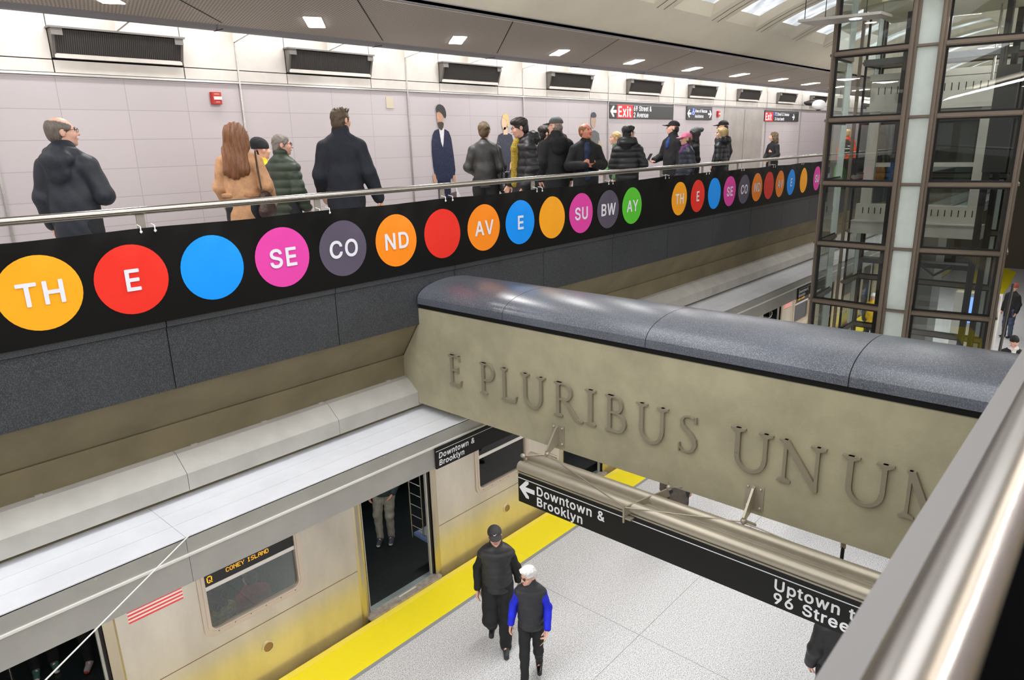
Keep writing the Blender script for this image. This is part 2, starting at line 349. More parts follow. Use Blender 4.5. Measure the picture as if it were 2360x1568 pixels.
    def build(s, name, mats, parent=None, **props):
        me = bpy.data.meshes.new(name)
        me.from_pydata(s.v, [], s.f)
        if not isinstance(mats, (list, tuple)):
            mats = [mats]
        for m in mats:
            me.materials.append(m)
        me.polygons.foreach_set('material_index', s.m)
        me.polygons.foreach_set('use_smooth', s.sm)
        me.update()
        return link(name, me, parent, **props)

def link(name, data, parent=None, **props):
    o = bpy.data.objects.new(name, data)
    col.objects.link(o)
    if parent is not None:
        o.parent = parent
    for k, v in props.items():
        o[k] = v
    return o

def tag(o, label, cat, group=None, kind=None):
    o['label'] = label
    o['category'] = cat
    if group:
        o['group'] = group
    if kind:
        o['kind'] = kind
    return o

def empty(name, loc, label, cat, group=None, kind=None, rz=0.):
    o = link(name, None)
    o.location = loc
    o.rotation_euler = (0, 0, rz)
    o.empty_display_size = .1
    return tag(o, label, cat, group, kind)

def dup(root, loc, label, group=None):
    def cp(o, par):
        c = o.copy()
        col.objects.link(c)
        c.parent = par
        for ch in [q for q in bpy.data.objects if q.parent == o]:
            cp(ch, c)
        return c
    r = cp(root, None)
    r.location = loc
    r['label'] = label
    if group:
        r['group'] = group
    return r

# ---- lettering
CAP = 0.0
def _outl(c):
    adv, ss = GLYPHS[c]
    return adv/1000, [[tuple(float(q)/1000 for q in p.split(',')) for p in s.split()] for s in ss]
CAP = max(p[1] for s in _outl('E')[1] for p in s)

def letter_mesh(polys, depth):
    """polys: list of closed 2-D outlines (holes by winding) -> filled, extruded mesh data"""
    cu = bpy.data.curves.new('lettering', 'CURVE')
    cu.dimensions = '2D'
    cu.fill_mode = 'BOTH'
    cu.extrude = depth/2
    for p in polys:
        sp = cu.splines.new('POLY')
        sp.points.add(len(p)-1)
        for i, q in enumerate(p):
            sp.points[i].co = (q[0], q[1], 0, 1)
        sp.use_cyclic_u = True
    t = bpy.data.objects.new('lettering', cu)
    me = bpy.data.meshes.new_from_object(t)
    bpy.data.objects.remove(t)
    bpy.data.curves.remove(cu)
    return me

def text_polys(s, cap=1., x=0., y=0., bold=.0, track=0., squeeze=1., slant=0.):
    """outlines of a line of text, cap height = cap, starting at x on baseline y; returns polys, end x"""
    k = cap/CAP
    out = []
    for c in s:
        if c == ' ':
            x += .27*k*squeeze
            continue
        adv, ss = _outl(c)
        for o in ss:
            out.append([(x+p[0]*k*squeeze+slant*p[1]*k, y+p[1]*k) for p in o])
        x += (adv+track)*k*squeeze
    return out, x

def place2d(me, name, material, origin, u, v, parent=None, **props):
    """put flat lettering into the world: 2-D x runs along u, y along v, from origin"""
    u, v = Vector(u).normalized(), Vector(v).normalized()
    n = u.cross(v)
    M = Matrix((( u.x, v.x, n.x, origin[0]), (u.y, v.y, n.y, origin[1]), (u.z, v.z, n.z, origin[2]), (0, 0, 0, 1)))
    me.transform(M)
    me.materials.clear()
    me.materials.append(material)
    me.polygons.foreach_set('material_index', [0]*len(me.polygons))
    me.polygons.foreach_set('use_smooth', [False]*len(me.polygons))
    me.update()
    me.name = name
    return link(name, me, parent, **props)

def lerp(a, b, t):
    return a+(b-a)*t
# ------------------------------------------------------------------ materials of the station
M_PLAT = mat('terrazzo', srgb(220, 220, 222), .45, speckle=(srgb(118, 118, 124), 84, .575, .05), var=.16, vscale=40)
M_YEL = mat('tactile_yellow', srgb(255, 236, 16), .5)
M_YELPALE = mat('tactile_edge', srgb(255, 233, 80), .5)
M_GREYSTRIP = mat('strip_grey', srgb(150, 152, 154), .6)
M_GRAN = mat('dark_granite', srgb(48, 50, 54), .42, var=.28, vscale=1.1, speckle=(srgb(80, 83, 88), 150, .55, .07))
M_CAPST = mat('cap_granite', srgb(82, 86, 95), .30, spec=.55, var=.18, vscale=2.0, speckle=(srgb(118, 122, 131), 150, .56, .07))
M_JOINT = mat('joint_black', srgb(14, 14, 15), .8)
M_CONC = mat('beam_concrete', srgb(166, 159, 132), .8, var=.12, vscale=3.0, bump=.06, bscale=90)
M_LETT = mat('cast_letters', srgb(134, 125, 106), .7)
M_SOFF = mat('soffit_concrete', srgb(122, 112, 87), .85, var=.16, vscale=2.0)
M_SS = mat('stainless', srgb(196, 194, 190), .34, metal=.85, var=.10, vscale=5, stretch=(.3, 6, 6))
M_SSM = mat('stainless_matte', srgb(184, 181, 175), .55, metal=.25, var=.10, vscale=3)
M_SSW = mat('stainless_wall', srgb(205, 199, 191), .48, metal=.35, var=.10, vscale=2.2)
M_DKST = mat('dark_steel', srgb(52, 50, 48), .5, metal=.6)
M_PERF = mat('perforated_ceiling', srgb(150, 141, 127), .6)
M_LIP = mat('ceiling_lip', srgb(128, 128, 132), .42, metal=.4)
M_VAULT = mat('vault_plaster', srgb(226, 219, 202), .85, var=.07, vscale=.9)
M_BLACK = mat('black_paint', srgb(18, 18, 19), .5)
M_TRACK = mat('trackbed', srgb(26, 24, 22), .9)

# tiles on the mezzanine wall: 65 x 30 cm, 12-inch courses
m = bpy.data.materials.new('wall_tile')
m.use_nodes = True
nt = m.node_tree
N, L = nt.nodes, nt.links
tc = N.new('ShaderNodeTexCoord')
sep = N.new('ShaderNodeSeparateXYZ')
cmb = N.new('ShaderNodeCombineXYZ')
L.new(tc.outputs['Object'], sep.inputs[0])
ax_ = N.new('ShaderNodeMath'); ax_.operation = 'ADD'; ax_.inputs[1].default_value = -1.84 + 0.6535*20
az_ = N.new('ShaderNodeMath'); az_.operation = 'ADD'; az_.inputs[1].default_value = -7.185 + .3035*20
L.new(sep.outputs['X'], ax_.inputs[0]); L.new(sep.outputs['Z'], az_.inputs[0])
L.new(ax_.outputs[0], cmb.inputs[0]); L.new(az_.outputs[0], cmb.inputs[1])
br = N.new('ShaderNodeTexBrick')
br.offset = 0.0
br.inputs['Scale'].default_value = 1.0
br.inputs['Brick Width'].default_value = .6535
br.inputs['Row Height'].default_value = .3035
br.inputs['Mortar Size'].default_value = .0035
br.inputs['Mortar Smooth'].default_value = .2
br.inputs['Color1'].default_value = srgb(180, 172, 174)
br.inputs['Color2'].default_value = srgb(177, 169, 171)
br.inputs['Mortar'].default_value = srgb(152, 145, 146)
L.new(cmb.outputs[0], br.inputs['Vector'])
L.new(br.outputs['Color'], N['Principled BSDF'].inputs['Base Color'])
N['Principled BSDF'].inputs['Roughness'].default_value = .42
M_TILE = m

# perforations in the ceiling panels: rows of small slots
nt = M_PERF.node_tree
N, L = nt.nodes, nt.links
tc = N.new('ShaderNodeTexCoord')
mp = N.new('ShaderNodeMapping'); mp.inputs['Scale'].default_value = (1, 1, 1)
L.new(tc.outputs['Object'], mp.inputs[0])
br = N.new('ShaderNodeTexBrick')
br.offset = .5
br.inputs['Scale'].default_value = 1.0
br.inputs['Brick Width'].default_value = .034
br.inputs['Row Height'].default_value = .052
br.inputs['Mortar Size'].default_value = .010
br.inputs['Color1'].default_value = srgb(104, 97, 87)
br.inputs['Color2'].default_value = srgb(110, 103, 92)
br.inputs['Mortar'].default_value = srgb(176, 168, 155)
L.new(mp.outputs[0], br.inputs['Vector'])
L.new(br.outputs['Color'], N['Principled BSDF'].inputs['Base Color'])

def structure(b, name, mats, label, cat, parent=None):
    o = b.build(name, mats, parent)
    return tag(o, label, cat, kind='structure')

X0, X1 = -4.0, 46.0                      # extent of the station built, along the tracks
YE = 7.17                                # far platform edge
YC = 2.62                                # middle of the island platform
YN = 2*YC-YE                             # near platform edge

# ---- platform
b = MB()
b.box((X0, YN+.68, -1.1), (X1, YE-.68, 0))
# expansion joints, one millimetre proud strips of grey
for xx in np.arange(-2.2, 44, 3.05):
    b.box((xx, YN+.7, 0), (xx+.008, YE-.75, .0012), 1)
for yy in (1.1, 4.15):
    b.box((X0, yy, 0), (X1, yy+.008, .0012), 1)
structure(b, 'floor', [M_PLAT, M_GREYSTRIP], 'speckled pale grey terrazzo platform floor beside the train', 'floor')
for nm, ya, yb, lab in (('trim_1', YE-.68, YE, 'bright yellow tactile warning strip along the platform edge beside the train'),
                        ('trim_2', YN, YN+.68, 'yellow tactile warning strip along the opposite platform edge')):
    b = MB()
    b.box((X0, ya, -1.1), (X1, yb, .004))
    inner, s_ = (ya, -1) if nm == 'trim_1' else (yb, 1)
    outer = yb if nm == 'trim_1' else ya
    b.box((X0, inner, -.2), (X1, inner+s_*.055, .005), 1)
    b.box((X0, outer, .0), (X1, outer+s_*.09, .006), 2)
    for xx in np.arange(-3.6, 45, 1.22):
        b.box((xx, ya+.0, .003), (xx+.006, yb, .0062), 2)
    structure(b, nm, [M_YEL, M_GREYSTRIP, M_YELPALE], lab, 'platform edge')
b = MB()
b.box((X0, YE, -1.4), (X1, 12.5, -1.2))
b.box((X0, YN, -1.4), (X1, -6, -1.2))
structure(b, 'ground', M_TRACK, 'dark track bed under the train', 'track bed')
# back walls of the track area
b = MB()
b.box((X0, 11.2, -1.4), (X1, 11.4, 4.6))
structure(b, 'wall_track', mat('track_wall', srgb(60, 58, 54), .9), 'dark wall behind the train', 'wall')

# ---- far mezzanine: slab, soffit, granite fascia
b = MB()
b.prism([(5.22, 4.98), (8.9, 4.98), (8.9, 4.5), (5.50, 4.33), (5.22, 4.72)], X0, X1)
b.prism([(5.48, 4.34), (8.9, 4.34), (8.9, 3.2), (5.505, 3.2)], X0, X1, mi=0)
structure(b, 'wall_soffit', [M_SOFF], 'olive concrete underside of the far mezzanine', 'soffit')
b = MB()
b.box((X0, 5.26, 4.95), (X1, 8.40, 4.985))
structure(b, 'floor_mezzanine', mat('mezz_floor', srgb(176, 172, 168), .4), 'grey mezzanine floor behind the handrail', 'floor')

GJ = [.52, 1.955, 3.41, 4.86, 6.30, 7.75, 9.2, 10.65, 12.1, 13.55, 15.0, 16.45, 17.9, 19.35, 20.8]
edges = [X0] + GJ + [X1]
b = MB()
for a, c in zip(edges[:-1], edges[1:]):
    b.box((a+.004, 5.195, 4.712), (c-.004, 5.24, 5.185))
    b.box((a+.004, 5.180, 5.191), (c-.004, 5.26, 5.236))
b.box((X0, 5.205, 4.72), (X1, 5.25, 5.23), 1)
structure(b, 'trim_3', [M_GRAN, M_JOINT], 'dark speckled granite fascia under the black banner', 'fascia')

# ---- stainless duct along the soffit and the platform edge canopy
b = MB()
BJ = [X0, .54, 1.96, 3.37, 4.34, 5.2, 6.3, 7.85, 9.4, 10.9, 12.4, 13.9, 15.5, 17, 18.5, 20, X1]
for a, c in zip(BJ[:-1], BJ[1:]):
    b.prism([(5.50, 4.12), (5.43, 4.105), (5.273, 3.983), (5.273, 3.84), (5.50, 3.82)], a+.002, c-.002, mi=0)
for xx in (1.0, 2.1, 2.72, 3.3, .2, 4.1):
    b.box((xx, 5.49, 4.09), (xx+.05, 5.47, 4.125), 0)
structure(b, 'trim_6', M_SSM, 'long grey steel cable duct under the mezzanine soffit', 'duct')

can = empty('platform_canopy', (0, 4.71, 3.43), 'long stainless canopy over the platform edge above the train doors', 'canopy')
def local(b_, root):
    """shift collected geometry into a root's own space"""
    c = root.location
    b_.v = [(p[0]-c[0], p[1]-c[1], p[2]-c[2]) for p in b_.v]
    return b_
CJ = [X0, -.75, 1.667, 4.86, 7.2, 10.5, 13.7, 17, 20, X1]
top_, face_ = MB(), MB()
for a, c in zip(CJ[:-1], CJ[1:]):
    # top sheet in three strips, back to front
    for y0, y1 in ((5.36, 5.14), (5.136, 4.93), (4.926, 4.71)):
        top_.box((a+.0015, y0, 3.765), (c-.0015, y1, 3.78))
    # front face: upper flange, bright bead, lower apron
    face_.box((a+.0015, 4.71, 3.650), (c-.0015, 4.725, 3.772))
    face_.box((a+.0015, 4.70, 3.418), (c-.0015, 4.722, 3.632))
for xx in np.arange(-.1, 21, 1.18):
    for q in (0, .34):
        face_.disc((xx+q, 4.7085, 3.752), .012, (0, -1, 0), 10, 1, .012)
local(top_, can).build('top_sheet', mat('canopy_top', srgb(240, 242, 249), .36, metal=.12, var=.06, vscale=2), can)
local(face_, can).build('front_apron', [mat('apron_steel', srgb(176, 174, 170), .5, metal=.4, var=.08, vscale=3), M_SS], can)
b = MB()
b.box((X0, 4.692, 3.632), (X1, 4.725, 3.648))
local(b, can).build('bright_bead', mat('bead_bright', srgb(235, 233, 230), .3, metal=.2), can)
b = MB()
b.prism([(4.72, 3.76), (5.36, 3.76), (5.36, 3.70), (4.74, 3.43), (4.72, 3.43)], X0, X1)
local(b, can).build('canopy_underside', M_SSM, can)

# ---- mezzanine wall with its lining panels
BAY, B0 = 2.6125, 1.847
b = MB()
b.box((X0, 8.40, 4.9), (X1, 8.6, 7.205))
structure(b, 'wall_mezzanine', M_TILE, 'white tiled mezzanine wall behind the people', 'wall')
b = MB()
b.box((X0, 8.43, 7.2), (X1, 8.6, 8.05), 1)
k0 = -3
for k in range(k0, 17):
    xb = B0 + BAY*k
    # lower strip of three plates
    for a, c in ((0, .655), (.655, 1.965), (1.965, BAY)):
        b.box((xb+a+.006, 8.385, 7.235), (xb+c-.006, 8.44, 7.352))
        for q in np.linspace(a+.3 if c-a < 1 else a+.33, c-.33 if c-a < 1 else c-.33, 1 if c-a < 1 else 2):
            b.disc((xb+q, 8.384, 7.30), .010, (0, -1, 0), 8, 0, .004)
    # upper plates left and right of the vent, and above it
    for a, c in ((0, .655), (1.965, BAY)):
        b.box((xb+a+.006, 8.385, 7.362), (xb+c-.006, 8.44, 8.05))
    b.box((xb+.659, 8.385, 7.66), (xb+1.304, 8.44, 8.05))
    b.box((xb+1.308, 8.385, 7.66), (xb+1.961, 8.44, 8.05))
    # bright joint cover between bays
    b.box((xb-.010, 8.372, 4.98), (xb+.010, 8.41, 7.66), 2)
b.box((X0, 8.375, 7.207), (X1, 8.44, 7.228), 2)
structure(b, 'trim_4', [M_SSW, M_JOINT, M_SS], 'brushed steel lining panels along the top of the mezzanine wall', 'wall lining')

# triangular fins in the light cove
M_FIN = mat('fin_white', srgb(226, 222, 212), .5)
for i in range(0, 26):
    xx = B0 - BAY + i*BAY/2 - .0
    b = MB()
    b.prism([(8.385, 7.67), (7.93, 7.735), (7.93, 8.0), (8.385, 8.0)], xx-.012, xx+.012)
    o = b.build('light_fin', M_FIN)
    tag(o, 'small white triangular fin bracing the light cove above the wall panels', 'bracket', 'light cove fins')

# ---- dark louvred vents
M_VENT = mat('vent_dark', srgb(48, 45, 43), .6)
M_VFR = mat('vent_frame', srgb(120, 116, 112), .45, metal=.5)
M_VMET = mat('vent_inside', srgb(150, 146, 142), .4, metal=.6)
def make_vent(x, label):
    root = empty('wall_vent', (x, 8.38, 7.37), label, 'vent', 'louvred vents above the tiled wall')
    f = MB()
    # hood leaning out at the top
    A = [(0, .0), (0, .275), (-.10, .275), (-.10, .21), (-.035, .0)]
    f.prism([(p[0], p[1]) for p in A], .0, .028)
    f.prism([(p[0], p[1]) for p in A], 1.265, 1.293)
    f.box((-.02, -.125, .270), (1.313, .0, .288))
    f.prism([(-.10, .272), (-.112, .272), (-.112, .205), (-.10, .205)], 0, .10, mi=0)
    f.prism([(-.10, .272), (-.112, .272), (-.112, .205), (-.10, .205)], 1.20, 1.293, mi=0)
    f.build('vent_frame', M_VFR, root)
    q = MB()
    q.prism([(-.100, .262), (-.092, .262), (-.036, .045), (-.044, .045)], .028, 1.265)
    q.build('vent_back', M_VENT, root)
    s_ = MB()
    for i in range(62):
        xx = .034 + i*.02
        s_.add([(xx, -.104, .262), (xx+.006, -.104, .262), (xx+.006, -.049, .045), (xx, -.049, .045),
                (xx, -.094, .262), (xx+.006, -.094, .262), (xx+.006, -.040, .045), (xx, -.040, .045)],
               [(0,3,2,1), (0,1,5,4), (1,2,6,5), (2,3,7,6), (3,0,4,7)])
    s_.build('louvre_slats', mat('vent_slat', srgb(88, 84, 80), .5, metal=.5), root)
    l_ = MB()
    l_.box((.015, -.045, .0), (1.278, 0, .042))
    l_.build('drip_ledge', M_SSW, root)
    return root
vent0 = make_vent(B0+.655, 'dark louvred vent above the balding man in the hooded jacket')
vlab = ['dark louvred vent above the man in the navy coat, beside the second bright downlight',
        'dark louvred vent above the suited figure on the tiled wall',
        'dark louvred vent above the man in the dark grey cap',
        'dark louvred vent above the Exit sign for 69 Street',
        'dark louvred vent above the Area of Rescue sign',
        'dark louvred vent above the grey steel door in the tiled wall',
        'dark louvred vent above the red Exit sign for 72 Street',
        'farthest dark louvred vent, half hidden behind the white dome camera']
for i, l_ in enumerate(vlab):
    dup(vent0, (B0+.655+BAY*(i+1), 8.38, 7.37), l_)

# ---- perforated ceiling strip with its rounded lip
b = MB()
b.box((X0, 5.50, 7.74), (X1, 7.80, 7.77), 0)
prof = [(7.90, 7.70), (7.915, 7.735), (7.90, 7.80), (7.86, 7.85), (7.70, 7.85), (7.70, 7.741),
        (7.74, 7.741), (7.77, 7.735), (7.80, 7.715), (7.83, 7.70), (7.87, 7.692)]
b.prism(prof, X0, X1, mi=1)
b.box((X0, 7.86, 7.85), (X1, 7.9, 8.1), 1)
for k in range(-2, 16):                     # skewed seams
    xs = 3.93+2.14*k
    b.add([(xs, 7.62, 7.738), (xs+.02, 7.62, 7.738), (xs-1.95, 5.52, 7.738), (xs-1.97, 5.52, 7.738)], [(0, 1, 2, 3)], 2)
    b.box((xs+.05, 7.70, 7.69), (xs+.058, 7.90, 7.696), 2)
b.prism([(5.50, 7.735), (5.60, 7.735), (5.60, 7.80), (5.50, 7.80)], X0, X1, mi=1)
structure(b, 'ceiling_panel', [M_PERF, M_LIP, M_JOINT], 'taupe perforated metal ceiling strip with rounded grey lip over the mezzanine', 'ceiling')
b = MB()
b.box((X0, 7.9, 8.04), (X1, 8.6, 8.1))
structure(b, 'ceiling_cove', mat('cove_white', srgb(235, 232, 226), .7), 'white light cove between ceiling lip and wall', 'ceiling')

# ---- downlights in the perforated strip
M_DL = emis('downlight_lens', (1, .95, .95, 1), 30)
M_DLF = mat('downlight_frame', srgb(216, 212, 206), .4)
def make_downlight(x, label):
    root = empty('ceiling_downlight', (x, 6.98, 7.735), label, 'downlight', 'square downlights in the perforated ceiling')
    q = [(-.29, -.22), (-.12, -.31), (.29, .22), (.12, .31)]
    a = MB(); a.prism([(p[0]*.9, p[1]*.9) for p in q], -.008, -.002, 'z'); a.build('lens', M_DL, root)
    a = MB(); a.prism(q, -.0025, .03, 'z'); a.build('lamp_trim', M_DLF, root)
    return root
dx = [.45, 2.55, 4.66, 6.79, 8.92, 11.0, 13.08, 15.2, 17.32, 19.45, 21.55, 23.65, 25.75]
dl = ['bright square downlight cut by the top edge of the picture, above the first vent',
      'bright square downlight above the man in the navy coat',
      'bright square downlight above the steel access plate on the tiled wall',
      'bright square downlight above the figure in the navy suit', 'bright square downlight above the man with glasses and yellow shirt',
      'bright square downlight above the red-faced man', 'greenish bright downlight, sixth along the ceiling',
      'small bright downlight, seventh along the ceiling', 'small bright downlight above the blonde woman',
      'small bright downlight above the last red Exit sign', 'farthest small downlight beside the glass lift tower',
      'tiny downlight seen through the glass lift tower', 'tiny farthest downlight seen through the glass lift tower']
d0 = make_downlight(dx[0], dl[0])
for x, l_ in zip(dx[1:], dl[1:]):
    dup(d0, (x, 6.98, 7.735), l_)

# ---- vault with glowing coffers
VC, VR, VZ = 2.4, 6.0, 2.6434
def vz(y, r=VR):
    return VZ + math.sqrt(r*r-(y-VC)**2)
PITCH, CX = 1.51, 8.86
CW = .84
M_COF = emis('coffer_light', (.90, .95, 1, 1), 1.0)
nt = M_COF.node_tree                        # lamps glimmering behind the sheet glass
tc_ = nt.nodes.new('ShaderNodeTexCoord'); mp_ = nt.nodes.new('ShaderNodeMapping'); nz_ = nt.nodes.new('ShaderNodeTexNoise'); mr_ = nt.nodes.new('ShaderNodeMapRange')
mp_.inputs['Scale'].default_value = (2.2, .9, 1); nz_.inputs['Scale'].default_value = 2.4; nz_.inputs['Detail'].default_value = 3
for q_, v_ in ((1, .40), (2, .72), (3, .55), (4, 1.5)):
    mr_.inputs[q_].default_value = v_
nt.links.new(tc_.outputs['Object'], mp_.inputs[0]); nt.links.new(mp_.outputs[0], nz_.inputs['Vector']); nt.links.new(nz_.outputs['Fac'], mr_.inputs[0])
nt.links.new(mr_.outputs[0], nt.nodes['Principled BSDF'].inputs['Emission Strength'])
nt.nodes['Principled BSDF'].inputs['Base Color'].default_value = (.25, .27, .28, 1)
M_RIB = mat('vault_groove', srgb(120, 112, 98), .9)
def arc(y0, y1, n):
    return [lerp(y0, y1, i/n) for i in range(n+1)]
b = MB()
def patch(x0, x1, ys, mi=0, r=VR):
    V = [(x0, y, vz(y, r)) for y in ys] + [(x1, y, vz(y, r)) for y in ys]
    n = len(ys)
    b.add(V, [(i, i+1, n+i+1, n+i) for i in range(n-1)], mi, True)
def coffer_rows(y0, y1):
    """y0 = outer (low) end, y1 = inner end"""
    ys = arc(y0, y1, 10)
    for k in range(-9, 24):
        xa = CX + PITCH*k
        if xa < X0 or xa+CW > X1:
            continue
        d = .10
        o = [xa-.10, xa+CW+.10]
        sgn = 1 if y0 > VC else -1
        yo, yi = y0+sgn*.10, y1
        # recess walls
        Yo = arc(yo, yi, 10)
        for xo, xi in ((o[0], xa), (o[1], xa+CW)):
            V = [(xo, y, vz(y)) for y in Yo] + [(xi, lerp(y0, y1, i/10), vz(lerp(y0, y1, i/10), VR+d)) for i in range(11)]
            b.add(V, [(i, i+1, 12+i, 11+i) for i in range(10)], 0, False)
        b.add([(o[0], yo, vz(yo)), (o[1], yo, vz(yo)), (xa+CW, y0, vz(y0, VR+d)), (xa, y0, vz(y0, VR+d))], [(0, 1, 2, 3)], 0)
        b.add([(o[0], yi, vz(yi)), (o[1], yi, vz(yi)), (xa+CW, yi, vz(yi, VR+d)), (xa, yi, vz(yi, VR+d))], [(0, 1, 2, 3)], 0)
YO, YI = 4.88, 2.95
for (yo, yi) in ((YO, YI), (2*VC-YO, 2*VC-YI)):
    coffer_rows(yo, yi)
    sgn = 1 if yo > VC else -1
    ys = arc(yo+sgn*.10, yi, 10)
    prev = X0
    for k in range(-9, 24):
        xa = CX+PITCH*k
        if xa < X0 or xa+CW > X1:
            continue
        patch(prev, xa-.10, ys)
        prev = xa+CW+.10
    patch(prev, X1, ys)
patch(X0, X1, arc(5.58, YO+.10, 6))
patch(X0, X1, arc(YI, 2*VC-YI, 8))
patch(X0, X1, arc(2*VC-YO-.10, 2*VC-5.58, 6))
# fine double grooves on the ribs
for k in range(-9, 24):
    for off in (-.33,):
        xa = CX+PITCH*k+off
        if xa < X0 or xa > X1-1:
            continue
        for q in (-.085, .085):
            ys = arc(5.03, 3.0, 8)
            V = [(xa+q-.008, y, vz(y)-.003) for y in ys] + [(xa+q+.008, y, vz(y)-.003) for y in ys]
            b.add(V, [(i, i+1, 9+i+1, 9+i) for i in range(8)], 1)
vault = structure(b, 'ceiling', [M_VAULT, M_RIB], 'cream plaster vault with ribs over the platform', 'ceiling')
for k in range(-8, 20):
    xa = CX+PITCH*k
    if xa < X0 or xa+CW > X1-.3:
        continue
    b = MB()
    ys = arc(YO, YI, 10)
    V = [(xa-.02, y, vz(y, VR+.095)) for y in ys] + [(xa+CW+.02, y, vz(y, VR+.095)) for y in ys]
    b.add(V, [(i, i+1, 12+i, 11+i) for i in range(10)], 0, True)
    b.build('coffer_light', M_COF, vault)

# ---- near mezzanine (camera side) and ends of the station
b = MB()
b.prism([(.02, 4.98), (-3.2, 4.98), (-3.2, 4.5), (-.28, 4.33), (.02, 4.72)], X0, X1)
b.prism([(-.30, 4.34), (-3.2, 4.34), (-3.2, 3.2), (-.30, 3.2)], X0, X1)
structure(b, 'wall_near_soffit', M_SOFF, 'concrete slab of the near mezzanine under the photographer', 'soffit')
b = MB()
b.box((X0, -.9, 4.99), (X1, .175, 5.20))
b.box((X0, .025, 4.70), (X1, .175, 5.0))
structure(b, 'trim_5', mat('curb_black', srgb(5, 5, 6), .95, spec=.03), 'dark granite curb under the near handrail', 'fascia')
b = MB()
b.box((X0, -3.3, 4.9), (X1, -3.16, 8.1))
structure(b, 'wall_near', M_TILE, 'white tiled wall of the near mezzanine, behind the photographer', 'wall')
b = MB()
b.box((X0, -2.95, 7.74), (X1, -.66, 7.77), 0)
structure(b, 'ceiling_near_panel', [M_PERF], 'perforated ceiling strip over the near mezzanine', 'ceiling')
b = MB()
b.box((41.0, -4, -1.4), (41.2, 12, 9))
structure(b, 'wall_end', mat('end_wall', srgb(96, 90, 80), .9), 'dim concrete wall at the far end of the station', 'wall')
# ------------------------------------------------------------------ cross beam with its inscription
XB, XB2 = 4.347, 5.22
b = MB()
prof = [(5.205, 4.875), (5.205, 4.72), (5.48, 4.33), (5.505, 4.10), (5.435, 4.10), (5.275, 3.985), (5.275, 3.862), (.16, 3.862), (.16, 4.875)]
b.prism(prof, XB, XB2)
b.prism([(5.203, 4.87), (5.203, 4.925), (.16, 4.925), (.16, 4.87)], XB+.02, XB2-.02, mi=1)
beam = structure(b, 'wall_beam', [M_CONC, M_JOINT], 'olive concrete cross beam carrying raised capital letters', 'beam')
# rounded granite cap in four stones
CB = [5.185, 4.05, 2.605, 1.178, .16]
for y0, y1 in zip(CB[:-1], CB[1:]):
    b = MB()
    cx, a_, h_ = (XB+XB2)/2, (XB2-XB)/2+.015, .163
    pts = [(cx-a_, 4.925)] + [(cx-a_*math.cos(t), 4.962+h_*math.sin(t)**.9) for t in np.linspace(0.0, math.pi, 25)] + [(cx+a_, 4.925)]
    n = len(pts)
    ya, yb = y0-.003, y1+.003
    b.add([(p[0], ya, p[1]) for p in pts] + [(p[0], yb, p[1]) for p in pts], [(i, n+i, n+i+1, i+1) for i in range(2, n-3)], 0, True)
    b.add([(p[0], ya, p[1]) for p in pts] + [(p[0], yb, p[1]) for p in pts], [(i, n+i, n+i+1, i+1) for i in (0, 1, n-3, n-2)], 0, False)
    b.add([(p[0], ya, p[1]) for p in pts], [tuple(range(n))], 0)
    b.add([(p[0], yb, p[1]) for p in pts], [tuple(range(n))[::-1]], 0)
    b.build('cap_stone', M_CAPST, beam)

# serif capitals built from strokes, height 1
def arc2(cx, cy, rx, ry, a0, a1, n=14):
    return [(cx+rx*math.cos(math.radians(lerp(a0, a1, i/n))), cy+ry*math.sin(math.radians(lerp(a0, a1, i/n)))) for i in range(n+1)]
def quad(x0, y0, x1, y1):
    return [(x0, y0), (x1, y0), (x1, y1), (x0, y1)]
def serif(xc, y, w=.26, up=True, st=.10):
    h = .035
    s_ = 1 if up else -1
    return [(xc-w/2, y), (xc+w/2, y), (xc+w/2, y+s_*h), (xc+st/2, y+s_*(h+.06)), (xc-st/2, y+s_*(h+.06)), (xc-w/2, y+s_*h)][::s_]
def stem(x, st=.105, y0=0, y1=1):
    return quad(x-st/2, y0, x+st/2, y1)
def crescent(cx, cy, rx, ry, tx, ty, a0, a1):
    return arc2(cx, cy, rx, ry, a0, a1) + arc2(cx, cy, rx-tx, ry-ty, a1, a0)
